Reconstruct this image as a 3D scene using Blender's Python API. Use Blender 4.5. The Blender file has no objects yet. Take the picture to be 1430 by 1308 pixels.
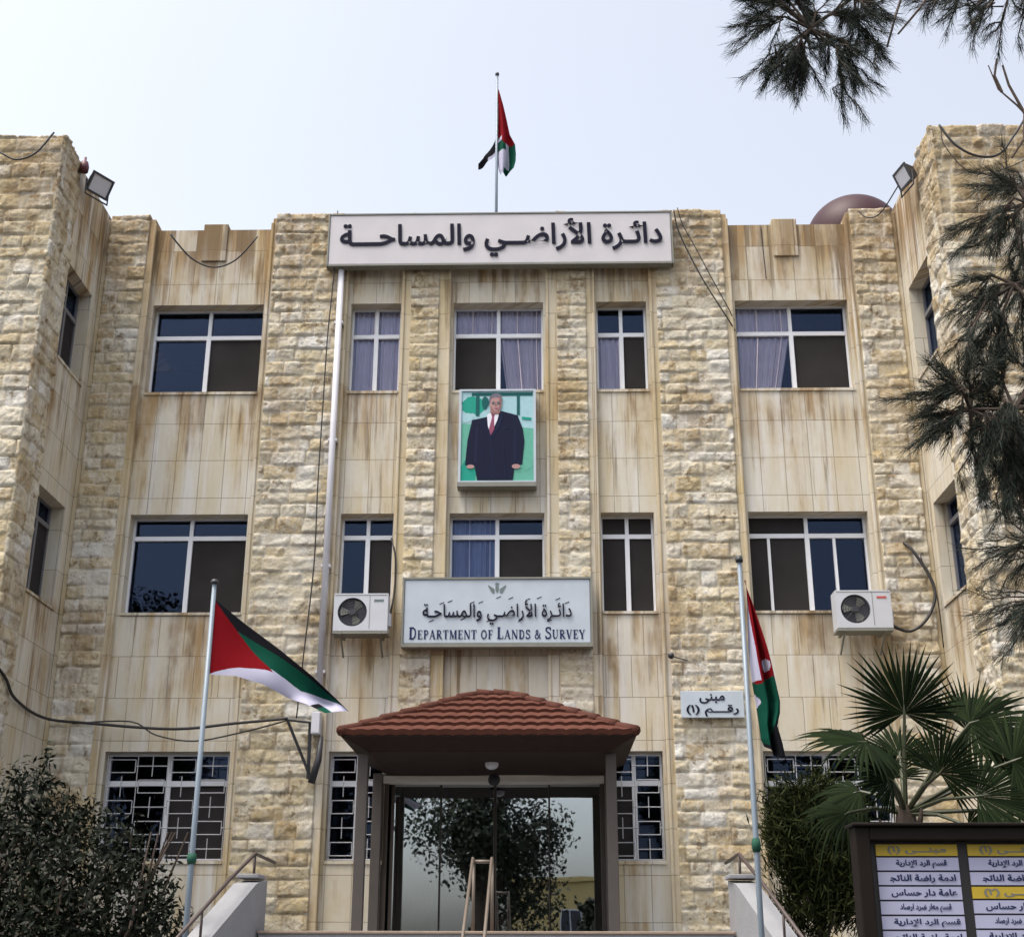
import bpy, math, random
import numpy as np
from mathutils import Vector, Matrix

S = bpy.context.scene
COL = S.collection
R_ = math.radians

# ------------------------------------------------------------------ camera
def set_camera():
    pitch, yaw, roll = R_(20.4222), R_(1.3065), R_(0.1309)
    fwd = Vector((-math.sin(yaw)*math.cos(pitch), math.cos(yaw)*math.cos(pitch), math.sin(pitch)))
    r0 = Vector((math.cos(yaw), math.sin(yaw), 0)); u0 = r0.cross(fwd)
    r = r0*math.cos(roll) + u0*math.sin(roll); u = u0*math.cos(roll) - r0*math.sin(roll)
    m = Matrix.Identity(4)
    for i in range(3):
        m[i][0] = r[i]; m[i][1] = u[i]; m[i][2] = -fwd[i]
    m[2][3] = 1.6
    cd = bpy.data.cameras.new('camera'); co = bpy.data.objects.new('camera', cd); COL.objects.link(co)
    cd.sensor_width = 36; cd.lens = 36*1847.57/1430; cd.clip_start = .05; cd.clip_end = 3000
    co.matrix_world = m; S.camera = co
set_camera()

# ------------------------------------------------------------------ sky, sun, exposure
SUN_EL, SUN_AZ = 66, 238          # degrees; azimuth clockwise from +Y (the facade looks towards -Y)
w = bpy.data.worlds.new('World'); S.world = w; w.use_nodes = True
nt = w.node_tree; bg = nt.nodes['Background']
sky = nt.nodes.new('ShaderNodeTexSky'); sky.sky_type = 'NISHITA'; sky.sun_disc = False
sky.sun_elevation = R_(SUN_EL); sky.sun_rotation = R_(SUN_AZ)
sky.air_density = 1.0; sky.dust_density = 5.0; sky.ozone_density = 1.0
hs = nt.nodes.new('ShaderNodeHueSaturation'); hs.inputs['Saturation'].default_value = .40   # milky, thinly veiled sky
nt.links.new(sky.outputs[0], hs.inputs['Color']); nt.links.new(hs.outputs[0], bg.inputs[0]); bg.inputs[1].default_value = .15
sl = bpy.data.lights.new('sun', 'SUN'); sl.energy = .9; sl.angle = R_(25); sl.color = (1, .92, .80)
so = bpy.data.objects.new('sun', sl); COL.objects.link(so)
sd = Vector((math.sin(R_(SUN_AZ))*math.cos(R_(SUN_EL)), math.cos(R_(SUN_AZ))*math.cos(R_(SUN_EL)), math.sin(R_(SUN_EL))))
so.rotation_euler = sd.to_track_quat('Z', 'Y').to_euler()
S.view_settings.view_transform = 'Standard'; S.view_settings.look = 'None'
S.view_settings.exposure = 1.16; S.view_settings.gamma = 1.0

# ------------------------------------------------------------------ helpers
class MB:
    """collects geometry for ONE mesh object"""
    def __init__(s): s.v = []; s.f = []; s.m = []
    def quad(s, a, b, c, d, mi=0):
        n = len(s.v); s.v += [tuple(a), tuple(b), tuple(c), tuple(d)]; s.f.append((n, n+1, n+2, n+3)); s.m.append(mi); return s
    def poly(s, pts, mi=0):
        n = len(s.v); s.v += [tuple(p) for p in pts]; s.f.append(tuple(range(n, n+len(pts)))); s.m.append(mi); return s
    def box(s, x0, x1, y0, y1, z0, z1, mi=0, M=None):
        n = len(s.v)
        P = [(x, y, z) for z in (z0, z1) for y in (y0, y1) for x in (x0, x1)]
        if M is not None: P = [tuple(M @ Vector(p)) for p in P]
        s.v += P
        for q in ((0,2,3,1),(4,5,7,6),(0,1,5,4),(2,6,7,3),(0,4,6,2),(1,3,7,5)):
            s.f.append(tuple(n+i for i in q)); s.m.append(mi)
        return s
    def tube(s, pts, r, n=8, mi=0, cap=True):
        pts = [Vector(p) for p in pts]; k = len(pts)
        rr = r if isinstance(r, (list, tuple)) else [r]*k
        base = len(s.v); prev = None
        for i, p in enumerate(pts):
            t = (pts[min(i+1, k-1)] - pts[max(i-1, 0)])
            t = t.normalized() if t.length > 1e-9 else Vector((0,0,1))
            if prev is None:
                a = Vector((0,0,1)) if abs(t.z) < .9 else Vector((1,0,0)); u = t.cross(a).normalized()
            else:
                u = prev - t*prev.dot(t)
                u = u.normalized() if u.length > 1e-6 else t.orthogonal().normalized()
            prev = u; v = t.cross(u)
            for j in range(n):
                a = 2*math.pi*j/n; s.v.append(tuple(p + (u*math.cos(a) + v*math.sin(a))*rr[i]))
        for i in range(k-1):
            for j in range(n):
                a = base+i*n+j; b = base+i*n+(j+1) % n; s.f.append((a, b, b+n, a+n)); s.m.append(mi)
        if cap:
            s.f.append(tuple(base+j for j in range(n))[::-1]); s.m.append(mi)
            s.f.append(tuple(base+(k-1)*n+j for j in range(n))); s.m.append(mi)
        return s
    def lathe(s, c, prof, n=24, mi=0, axis='z', M=None):
        base = len(s.v)
        for (r, h) in prof:
            for j in range(n):
                a = 2*math.pi*j/n
                p = (c[0]+r*math.cos(a), c[1]+r*math.sin(a), c[2]+h) if axis == 'z' else (c[0]+r*math.cos(a), c[1]+h, c[2]+r*math.sin(a))
                s.v.append(tuple(M @ Vector(p)) if M is not None else p)
        for i in range(len(prof)-1):
            for j in range(n):
                a = base+i*n+j; b = base+i*n+(j+1) % n; s.f.append((a, b, b+n, a+n)); s.m.append(mi)
        return s
    def build(s, name, mats, parent=None, smooth=False, bevel=0):
        me = bpy.data.meshes.new(name); me.from_pydata(s.v, [], s.f)
        if not isinstance(mats, (list, tuple)): mats = [mats]
        for m in mats: me.materials.append(m)
        me.polygons.foreach_set('material_index', s.m)
        if smooth: me.polygons.foreach_set('use_smooth', [True]*len(s.f))
        me.update()
        o = link(name, me, parent)
        if bevel:
            b = o.modifiers.new('bevel', 'BEVEL'); b.width = bevel; b.segments = 2; b.limit_method = 'ANGLE'
        return o

def link(name, me, parent=None):
    o = bpy.data.objects.new(name, me); COL.objects.link(o)
    if parent is not None: adopt(o, parent)
    return o
def adopt(o, parent):
    o.parent = parent
    q = parent; off = Vector((0,0,0))
    while q is not None:
        off += q.location; q = q.parent
    o.matrix_parent_inverse = Matrix.Translation(-off) if parent.type == 'EMPTY' else Matrix.Identity(4)
def tag(o, label=None, cat=None, group=None, kind=None):
    if label: o['label'] = label
    if cat: o['category'] = cat
    if group: o['group'] = group
    if kind: o['kind'] = kind
    return o
def thing(name, label, cat, loc=(0,0,0), group=None):
    o = bpy.data.objects.new(name, None); COL.objects.link(o); o.location = loc; o.empty_display_size = .2
    return tag(o, label, cat, group)
def copy_thing(o, loc, parent=None):
    c = o.copy(); COL.objects.link(c)
    if parent is None: c.location = loc
    else: c.parent = parent
    for ch in list(o.children): copy_thing(ch, None, c)
    return c
def np_mesh(name, V, F, mat, parent=None, attrs=None, smooth=False):
    me = bpy.data.meshes.new(name); V = np.asarray(V, np.float32); F = np.asarray(F, np.int32)
    k = F.shape[1]
    me.vertices.add(len(V)); me.vertices.foreach_set('co', V.ravel())
    me.loops.add(F.size); me.loops.foreach_set('vertex_index', F.ravel())
    me.polygons.add(len(F)); me.polygons.foreach_set('loop_start', np.arange(len(F), dtype=np.int32)*k)
    if smooth: me.polygons.foreach_set('use_smooth', np.ones(len(F), bool))
    me.update(calc_edges=True); me.validate()
    for n, a in (attrs or {}).items():
        at = me.attributes.new(n, 'FLOAT', 'POINT'); at.data.foreach_set('value', np.asarray(a, np.float32))
    for m in (mat if isinstance(mat, (list, tuple)) else [mat]): me.materials.append(m)
    return link(name, me, parent)

# ------------------------------------------------------------------ materials
def mat(name, col, rough=.6, metal=0, spec=.5, bump=0, bscale=40, var=0, vscale=3):
    m = bpy.data.materials.new(name); m.use_nodes = True; N = m.node_tree.nodes; L = m.node_tree.links
    b = N['Principled BSDF']; b.inputs['Base Color'].default_value = (*col, 1); b.inputs['Roughness'].default_value = rough
    b.inputs['Metallic'].default_value = metal; b.inputs['Specular IOR Level'].default_value = spec
    g = N.new('ShaderNodeNewGeometry')
    if var:
        n = N.new('ShaderNodeTexNoise'); n.inputs['Scale'].default_value = vscale; n.inputs['Detail'].default_value = 5
        L.new(g.outputs['Position'], n.inputs['Vector'])
        h = N.new('ShaderNodeMix'); h.data_type = 'RGBA'
        h.inputs[6].default_value = (*[c*(1-var) for c in col], 1); h.inputs[7].default_value = (*[min(1, c*(1+var)) for c in col], 1)
        L.new(n.outputs[0], h.inputs[0]); L.new(h.outputs[2], b.inputs['Base Color'])
    if bump:
        n = N.new('ShaderNodeTexNoise'); n.inputs['Scale'].default_value = bscale; n.inputs['Detail'].default_value = 4
        L.new(g.outputs['Position'], n.inputs['Vector'])
        bp = N.new('ShaderNodeBump'); bp.inputs['Strength'].default_value = bump; bp.inputs['Distance'].default_value = .01
        L.new(n.outputs[0], bp.inputs['Height']); L.new(bp.outputs[0], b.inputs['Normal'])
    return m

class NG:
    """small node helper"""
    def __init__(s, m): s.N = m.node_tree.nodes; s.L = m.node_tree.links
    def n(s, t, **kw):
        x = s.N.new(t)
        for k, v in kw.items(): setattr(x, k, v)
        return x
    def put(s, sock, v):
        if hasattr(v, 'is_linked') or hasattr(v, 'links'): s.L.new(v, sock)
        elif isinstance(v, tuple) and len(v) == 3 and sock.type == 'RGBA': sock.default_value = (*v, 1)
        else: sock.default_value = v
    def math(s, op, a, b=0., c=None, clamp=False):
        x = s.n('ShaderNodeMath', operation=op, use_clamp=clamp); s.put(x.inputs[0], a); s.put(x.inputs[1], b)
        if c is not None: s.put(x.inputs[2], c)
        return x.outputs[0]
    def mix(s, f, a, b, blend='MIX'):
        x = s.n('ShaderNodeMix', data_type='RGBA', blend_type=blend); s.put(x.inputs[0], f); s.put(x.inputs[6], a); s.put(x.inputs[7], b); return x.outputs[2]
    def noise(s, vec, scale, detail=4, rough=.55):
        x = s.n('ShaderNodeTexNoise'); x.inputs['Scale'].default_value = scale; x.inputs['Detail'].default_value = detail
        x.inputs['Roughness'].default_value = rough; s.put(x.inputs['Vector'], vec); return x.outputs[0]
    def ramp(s, v, lo, hi):
        x = s.n('ShaderNodeMapRange'); x.interpolation_type = 'SMOOTHSTEP'; s.put(x.inputs[0], v); x.inputs[1].default_value = lo; x.inputs[2].default_value = hi; return x.outputs[0]
    def vec(s, x, y, z):
        c = s.n('ShaderNodeCombineXYZ'); s.put(c.inputs[0], x); s.put(c.inputs[1], y); s.put(c.inputs[2], z); return c.outputs[0]
    def attr(s, name):
        a = s.n('ShaderNodeAttribute'); a.attribute_name = name; return a.outputs['Fac']

def stain_layers(g, X, Z):
    """rust and rain streaks running down the stone, worst under the parapet and below the sills"""
    st = g.noise(g.vec(g.math('MULTIPLY', X, 2.6), g.math('MULTIPLY', Z, .16), 0.), 1.6, 6, .68)
    st2 = g.noise(g.vec(g.math('MULTIPLY', X, 7.), g.math('MULTIPLY', Z, .30), 4.), 1.5, 5, .6)
    blot = g.noise(g.vec(X, Z, 7.), 1.1, 5, .6)
    top = g.ramp(Z, 10.2, 12.3)
    sill1 = g.math('MULTIPLY', g.ramp(Z, 7.9, 9.5), g.ramp(Z, 9.75, 9.5))
    sill2 = g.math('MULTIPLY', g.ramp(Z, 4.6, 6.1), g.ramp(Z, 6.4, 6.1))
    sill = g.math('MAXIMUM', sill1, sill2)
    wgt = g.math('ADD', g.math('MULTIPLY', top, .17), g.math('MULTIPLY', sill, .11))
    a = g.ramp(g.math('ADD', st, wgt), .49, .70)
    b = g.ramp(g.math('ADD', st2, g.math('MULTIPLY', wgt, .9)), .54, .68)
    c = g.ramp(g.math('ADD', blot, g.math('MULTIPLY', top, .10)), .54, .74)
    return a, b, c

def stone_smooth(name='dressed limestone', c0=(.60,.565,.48), c1=(.53,.475,.365), ochre=.65, st=1.):
    m = bpy.data.materials.new(name); m.use_nodes = True; g = NG(m); b = g.N['Principled BSDF']
    geo = g.n('ShaderNodeNewGeometry'); sp = g.n('ShaderNodeSeparateXYZ'); g.put(sp.inputs[0], geo.outputs['Position'])
    X = g.math('ADD', sp.outputs[0], sp.outputs[1]); Z = sp.outputs[2]
    br = g.n('ShaderNodeTexBrick'); br.offset = 0; br.inputs['Scale'].default_value = 1
    br.inputs['Brick Width'].default_value = .355; br.inputs['Row Height'].default_value = .58; br.offset = .5; br.offset_frequency = 9
    br.inputs['Mortar Size'].default_value = .006; br.inputs['Mortar Smooth'].default_value = .4; br.inputs['Bias'].default_value = 0
    br.inputs['Color1'].default_value = (.1,.1,.1,1); br.inputs['Color2'].default_value = (.9,.9,.9,1); br.inputs['Mortar'].default_value = (.5,.5,.5,1)
    g.put(br.inputs['Vector'], g.vec(g.math('ADD', X, .11), g.math('ADD', Z, .25), 0.))
    slab = g.n('ShaderNodeSeparateColor'); g.put(slab.inputs[0], br.outputs['Color'])
    och = g.ramp(g.noise(g.vec(g.math('MULTIPLY', X, 2.2), g.math('MULTIPLY', Z, .35), 2.), 1.5, 5, .6), .40, .66)
    col = g.mix(slab.outputs[0], c0, c1)
    fine = g.noise(geo.outputs['Position'], 9, 6, .6)
    col = g.mix(g.math('MULTIPLY', fine, .5), col, (.66,.62,.55))
    a, bb, c = stain_layers(g, X, Z)
    patch = g.math('MULTIPLY', g.ramp(g.noise(g.vec(g.math('MULTIPLY', X, 1.7), g.math('MULTIPLY', Z, .7), 5.), 1., 4, .6), .36, .62), g.ramp(slab.outputs[0], -.25, .5))
    patch = g.math('MAXIMUM', patch, g.math('MULTIPLY', g.ramp(Z, 11.0, 12.1), g.ramp(slab.outputs[0], .1, .45)))
    a = g.math('MULTIPLY', a, patch); bb = g.math('MULTIPLY', bb, patch); och = g.math('MULTIPLY', och, g.math('ADD', g.math('MULTIPLY', patch, .55), .5))
    pale = g.ramp(g.noise(g.vec(g.math('MULTIPLY', X, 4.), g.math('MULTIPLY', Z, .25), 9.), 1.4, 4), .5, .68)
    col = g.mix(g.math('MULTIPLY', och, ochre), col, (.50,.385,.19))
    col = g.mix(g.math('MULTIPLY', pale, .6), col, (.66,.645,.62))
    col = g.mix(g.math('MULTIPLY', c, .45), col, (.47,.36,.20))
    col = g.mix(g.math('MULTIPLY', a, .85*st), col, (.31,.185,.07))
    col = g.mix(g.math('MULTIPLY', bb, .75*st), col, (.15,.10,.055))
    col = g.mix(g.math('MULTIPLY', br.outputs['Fac'], .62), col, (.20,.155,.10))
    g.put(b.inputs['Base Color'], col); b.inputs['Roughness'].default_value = .85; b.inputs['Specular IOR Level'].default_value = .25
    bp = g.n('ShaderNodeBump'); bp.inputs['Distance'].default_value = .012; bp.inputs['Strength'].default_value = .6
    h = g.math('SUBTRACT', g.math('MULTIPLY', fine, .5), br.outputs['Fac']); g.put(bp.inputs['Height'], h)
    g.put(b.inputs['Normal'], bp.outputs[0]); return m

def stone_rough():
    m = bpy.data.materials.new('rock faced limestone'); m.use_nodes = True; g = NG(m); b = g.N['Principled BSDF']
    geo = g.n('ShaderNodeNewGeometry'); sp = g.n('ShaderNodeSeparateXYZ'); g.put(sp.inputs[0], geo.outputs['Position'])
    X = g.math('ADD', sp.outputs[0], sp.outputs[1]); Z = sp.outputs[2]
    t = g.attr('tint'); j = g.attr('joint')
    r = g.n('ShaderNodeValToRGB'); e = r.color_ramp.elements
    e[0].position = 0; e[0].color = (.40,.30,.165,1); e[1].position = 1; e[1].color = (.62,.60,.55,1)
    for p, cc in ((.18,(.54,.455,.30)),(.45,(.58,.525,.41)),(.7,(.48,.42,.31)),(.85,(.60,.56,.48))):
        q = e.new(p); q.color = (*cc, 1)
    g.put(r.inputs[0], t); col = r.outputs[0]
    fine = g.noise(geo.outputs['Position'], 14, 6, .65)
    col = g.mix(g.math('MULTIPLY', g.ramp(fine, .35, .7), .5), col, (.68,.65,.58))
    dirt = g.ramp(g.math('ADD', g.noise(geo.outputs['Position'], 5.5, 8, .75), g.math('MULTIPLY', g.ramp(Z, 10., 12.4), .05)), .53, .65)
    och = g.ramp(g.noise(geo.outputs['Position'], 1.3, 5, .6), .46, .66)
    col = g.mix(g.math('MULTIPLY', och, .5), col, (.47,.36,.175))
    col = g.mix(g.math('MULTIPLY', dirt, .85), col, (.19,.13,.065))
    pale = g.ramp(g.noise(geo.outputs['Position'], 3.1, 7, .75), .58, .70)
    col = g.mix(g.math('MULTIPLY', pale, .6), col, (.68,.66,.62))
    a, bb, c = stain_layers(g, X, Z)
    col = g.mix(g.math('MULTIPLY', c, .5), col, (.44,.33,.165))
    col = g.mix(g.math('MULTIPLY', a, .5), col, (.27,.18,.09))
    jn = g.ramp(g.noise(geo.outputs['Position'], 2.2, 4, .6), .44, .56)
    col = g.mix(g.math('MULTIPLY', j, .75), col, g.mix(jn, (.22,.165,.10), (.62,.58,.51)))
    g.put(b.inputs['Base Color'], col); b.inputs['Roughness'].default_value = .9; b.inputs['Specular IOR Level'].default_value = .2
    bp = g.n('ShaderNodeBump'); bp.inputs['Distance'].default_value = .02; bp.inputs['Strength'].default_value = .7
    g.put(bp.inputs['Height'], g.noise(geo.outputs['Position'], 26, 5, .6)); g.put(b.inputs['Normal'], bp.outputs[0]); return m

def glass_mat(name, tint, boost=1.0, rough=.01, refl=(.95,.97,1)):
    m = bpy.data.materials.new(name); m.use_nodes = True; g = NG(m); out = g.N['Material Output']; g.N.remove(g.N['Principled BSDF'])
    tr = g.n('ShaderNodeBsdfTransparent'); tr.inputs[0].default_value = (*tint, 1)
    gl = g.n('ShaderNodeBsdfGlossy'); gl.inputs['Roughness'].default_value = rough; gl.inputs['Color'].default_value = (*refl, 1)
    fr = g.n('ShaderNodeFresnel'); fr.inputs[0].default_value = 1.5
    wv = g.n('ShaderNodeBump'); geo = g.n('ShaderNodeNewGeometry'); wv.inputs['Strength'].default_value = .05; wv.inputs['Distance'].default_value = .02
    g.put(wv.inputs['Height'], g.noise(geo.outputs['Position'], 1.3, 1)); g.put(gl.inputs['Normal'], wv.outputs[0])
    mx = g.n('ShaderNodeMixShader'); g.put(mx.inputs[0], g.math('MULTIPLY', fr.outputs[0], boost, clamp=True))
    g.L.new(tr.outputs[0], mx.inputs[1]); g.L.new(gl.outputs[0], mx.inputs[2]); g.L.new(mx.outputs[0], out.inputs[0]); return m

def leaf_mat(name, c0, c1, rough=.5, spec=.4):
    m = bpy.data.materials.new(name); m.use_nodes = True; g = NG(m); b = g.N['Principled BSDF']
    g.put(b.inputs['Base Color'], g.mix(g.attr('tint'), c0, c1)); b.inputs['Roughness'].default_value = rough
    b.inputs['Specular IOR Level'].default_value = spec; return m

M = dict(
    smooth=stone_smooth(), margin=stone_smooth('ochre stained limestone', (.55,.475,.34), (.47,.375,.22), .8, .8), rough=stone_rough(),
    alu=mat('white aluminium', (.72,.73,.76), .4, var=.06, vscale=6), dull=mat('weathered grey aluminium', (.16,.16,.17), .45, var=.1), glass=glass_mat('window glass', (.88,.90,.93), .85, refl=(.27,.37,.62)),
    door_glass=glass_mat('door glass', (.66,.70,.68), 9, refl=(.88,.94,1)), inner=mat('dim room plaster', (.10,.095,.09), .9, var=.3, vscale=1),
    screen=mat('insect screen', (.034,.031,.031), .85, spec=.1, bump=.2, bscale=300, var=.45, vscale=1.6), curtain=mat('pale lilac curtain', (.80,.70,.74), .9, var=.12, vscale=5),
    blue_curtain=mat('blue grey curtain', (.30,.34,.52), .9, var=.12, vscale=5), blind=mat('grey green vertical blind', (.30,.33,.28), .85, var=.1),
    iron=mat('white painted grille iron', (.40,.40,.42), .5, var=.15, vscale=9), dark_iron=mat('black iron', (.03,.03,.035), .5, var=.3, vscale=8),
    cable=mat('black cable', (.022,.02,.02), .6), ground=mat('asphalt', (.032,.031,.030), .9, bump=.5, bscale=30, var=.25, vscale=.6),
    concrete=mat('pale concrete', (.26,.26,.27), .85, bump=.35, bscale=35, var=.16, vscale=4), step=mat('brown granite step', (.27,.20,.15), .6, var=.25, vscale=12),
    signface=mat('off white sign sheet', (.55,.52,.53), .6, var=.11, vscale=3), signface2=mat('grey white sign sheet', (.46,.51,.56), .55, var=.14, vscale=4),
    signedge=mat('dull sign edge', (.20,.20,.17), .6, var=.2, vscale=6), ink=mat('dark navy lettering', (.012,.012,.026), .7, spec=.1), ink2=mat('blue black lettering', (.02,.03,.09), .7, spec=.1),
    emblem=mat('grey green emblem', (.13,.17,.17), .6), pipe=mat('white plastic pipe', (.58,.57,.60), .55, var=.12, vscale=3),
    pole=mat('blue grey galvanised pole', (.20,.245,.29), .45, metal=.1, var=.12, vscale=5), tie=mat('green cord', (.006,.07,.04), .8),
    ac=mat('white air conditioner casing', (.53,.54,.57), .5, var=.08, vscale=5), ac_dark=mat('fan grille black', (.03,.03,.04), .5), red=mat('small red mark', (.5,.08,.07), .5),
    tile=mat('terracotta roof tile', (.098,.036,.024), .8, spec=.15, bump=.4, bscale=45, var=.38, vscale=7), cap=mat('terracotta ridge cap', (.085,.032,.022), .8, spec=.15, bump=.4, bscale=40, var=.35, vscale=9),
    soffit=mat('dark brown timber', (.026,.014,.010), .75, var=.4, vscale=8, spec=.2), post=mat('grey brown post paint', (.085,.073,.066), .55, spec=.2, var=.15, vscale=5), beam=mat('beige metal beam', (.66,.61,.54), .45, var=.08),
    brown=mat('brown metal door frame', (.075,.06,.05), .5, spec=.2, var=.15), steel=mat('brushed steel rail', (.15,.12,.095), .5, metal=.2), rail=mat('dark rail paint', (.07,.05,.045), .5, var=.2),
    dome=mat('maroon dome sheet', (.040,.011,.014), .5, spec=.25, var=.2, vscale=3), lens=mat('pale lamp glass', (.55,.55,.60), .12), lampbody=mat('dark lamp casing', (.035,.035,.04), .5), maroon=mat('maroon lamp casing', (.10,.02,.03), .5),
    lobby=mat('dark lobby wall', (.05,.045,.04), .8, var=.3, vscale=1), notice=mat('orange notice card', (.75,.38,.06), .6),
    frame_b=mat('bronze notice board frame', (.014,.010,.008), .6, metal=0, spec=.12, var=.3, vscale=8), gold=mat('mustard header strip', (.55,.38,.03), .5, var=.08), row=mat('lavender notice strip', (.44,.44,.59), .4, var=.08, vscale=6), board=mat('dark board back', (.02,.018,.018), .5),
    f_red=mat('red flag cloth', (.17,.003,.007), .9, spec=.1), f_black=mat('black flag cloth', (.008,.008,.011), .9, spec=.1), f_green=mat('green flag cloth', (.003,.055,.034), .9, spec=.1), f_white=mat('white flag cloth', (.42,.41,.52), .9, spec=.1),
    bark=mat('grey brown bark', (.085,.06,.045), .9, bump=.8, bscale=25, var=.35, vscale=8), leaf=leaf_mat('shrub leaf', (.004,.007,.004), (.020,.026,.014), .5, .12), pine=leaf_mat('pine needle', (.012,.017,.015), (.065,.078,.060), .65, .1),
    palm=leaf_mat('palm blade', (.004,.008,.003), (.014,.023,.008), .7, .04), conifer=leaf_mat('cypress spray', (.009,.013,.005), (.042,.048,.015), .75, .05), far=leaf_mat('tree leaf', (.015,.022,.012), (.05,.06,.03), .6, .3),
    yellow=mat('yellow limestone', (.62,.47,.20), .85, var=.12, vscale=1),
    p_skin2=mat('print shaded skin', (.27,.14,.13), .6, spec=.15), p_sky=mat('print pale cyan', (.36,.56,.60), .6, spec=.15, var=.14, vscale=14), p_green=mat('print teal foliage', (.02,.30,.22), .6, spec=.15, var=.14, vscale=14), p_lawn=mat('print mint lawn', (.13,.40,.30), .6, spec=.15, var=.14, vscale=14), p_navy=mat('print navy suit', (.006,.009,.03), .6, spec=.15), p_navy2=mat('print lighter navy', (.010,.014,.045), .6, spec=.15),
    p_skin=mat('print skin', (.42,.25,.24), .6, spec=.15, var=.14, vscale=14), p_hair=mat('print grey hair', (.16,.14,.18), .6, spec=.15, var=.14, vscale=14), p_shirt=mat('print white shirt', (.75,.74,.80), .6, spec=.15, var=.14, vscale=14), p_tie=mat('print plum tie', (.28,.08,.14), .6, spec=.15, var=.14, vscale=14), p_dark=mat('print dark teal bars', (.01,.10,.10), .6, spec=.15, var=.14, vscale=14),
)

# ------------------------------------------------------------------ ground
CX = -.625; WY = 18.0                    # the facade: centre line and wall plane
INX = 6.13; WX0, WX1 = CX-INX, CX+INX    # inner corners of the two wings
FY = 15.9                                # front of the wings
tag(MB().quad((-400,-400,0),(400,-400,0),(400,400,0),(-400,400,0)).build('ground', M['ground']), 'grey asphalt forecourt around the building', 'ground', kind='structure')

# ------------------------------------------------------------------ rock-faced stone
def vnoise(u, z, s, seed):
    rg = np.random.default_rng(seed); G = rg.random((128, 128))
    a = (u*s + 1000.); b = (z*s + 1000.); i = np.floor(a).astype(int); j = np.floor(b).astype(int); fa = a-i; fb = b-j
    fa = fa*fa*(3-2*fa); fb = fb*fb*(3-2*fb); g = lambda p, q: G[p % 128, q % 128]
    return (g(i,j)*(1-fa)+g(i+1,j)*fa)*(1-fb) + (g(i,j+1)*(1-fa)+g(i+1,j+1)*fa)*fb
def rough_panel(name, u0, u1, z0, z1, place, seed, parent, amp=.05, res=.021, bw=(.22,.5), ch=(.17,.27)):
    """a strip of rock-faced blocks; place(u, z, h) gives the point h metres proud of the wall"""
    rg = np.random.default_rng(seed); nu = max(4, int((u1-u0)/res)); nz = max(4, int((z1-z0)/res))
    us = np.linspace(u0, u1, nu); zs = np.linspace(z0, z1, nz); U, Zg = np.meshgrid(us, zs)
    Uw = U + .022*(vnoise(U, Zg, 6, seed+1)-.5); Zw = Zg + .022*(vnoise(U, Zg, 4, seed+2)-.5)
    ed = np.zeros_like(U); tint = np.zeros_like(U); hb = np.zeros_like(U); slope = np.zeros_like(U)
    z = z0-.1
    while z < z1+.1:
        h = rg.uniform(*ch); u = u0-.1 - rg.uniform(0, .2); row = (Zw >= z) & (Zw < z+h)
        if (u1-u0) < .55: cuts = [u0-.1, u0+(u1-u0)*rg.uniform(.3,.7), u1+.1] if rg.random() < .6 else [u0-.1, u1+.1]
        else:
            cuts = [u]
            while cuts[-1] < u1+.1: cuts.append(cuts[-1]+rg.uniform(*bw))
        for a, b in zip(cuts[:-1], cuts[1:]):
            k = row & (Uw >= a) & (Uw < b)
            if not k.any(): continue
            e = np.minimum(np.minimum(Uw[k]-a, b-Uw[k]), np.minimum(Zw[k]-z, z+h-Zw[k]))
            ed[k] = e; tint[k] = rg.random(); hb[k] = rg.uniform(.25, 1.)
            uu, zz = (Uw[k]-(a+b)/2)/max(b-a, .1), (Zw[k]-(z+h/2))/h
            pl_ = [rg.uniform(.15, .75) + rg.normal(0, 1.0)*(uu-rg.uniform(-.4,.4)) + rg.normal(-.1, 1.1)*(zz-rg.uniform(-.4,.4)) for _ in range(3)]
            slope[k] = np.clip(np.minimum(np.minimum(pl_[0], pl_[1]), pl_[2]), -.75, .9)
        z += h
    pil = np.clip((ed-.006)/(.010+.016*vnoise(U, Zg, 7, seed+8)), 0, 1)**.6
    n = (vnoise(U, Zg, 9, seed+3)-.5)*.5 + (vnoise(U, Zg, 21, seed+4)-.5)*.55 + (vnoise(U, Zg, 44, seed+5)-.5)*.6
    H = .006 + pil*amp*np.clip(.30+hb*.5 + slope*.8 + n*.8, .10, 1.8)
    joint = 1-np.clip(ed/.014, 0, 1)
    H2 = np.pad(H, 1); H2[0,:] = H2[-1,:] = 0; H2[:,0] = H2[:,-1] = 0
    us2 = np.concatenate([[u0], us, [u1]]); zs2 = np.concatenate([[z0], zs, [z1]]); U2, Z2 = np.meshgrid(us2, zs2)
    H2[0,:] = -.02; H2[-1,:] = -.02; H2[:,0] = -.02; H2[:,-1] = -.02
    V = np.stack([c for c in place(U2, Z2, H2)], -1).reshape(-1, 3)
    nn, mm = U2.shape[1], U2.shape[0]; idx = np.arange(nn*mm).reshape(mm, nn)
    F = np.stack([idx[:-1,:-1], idx[:-1,1:], idx[1:,1:], idx[1:,:-1]], -1).reshape(-1, 4)
    return np_mesh(name, V, F, M['rough'], parent, dict(tint=np.pad(tint, 1, mode='edge').ravel(), joint=np.pad(joint, 1, mode='edge').ravel()))

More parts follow.
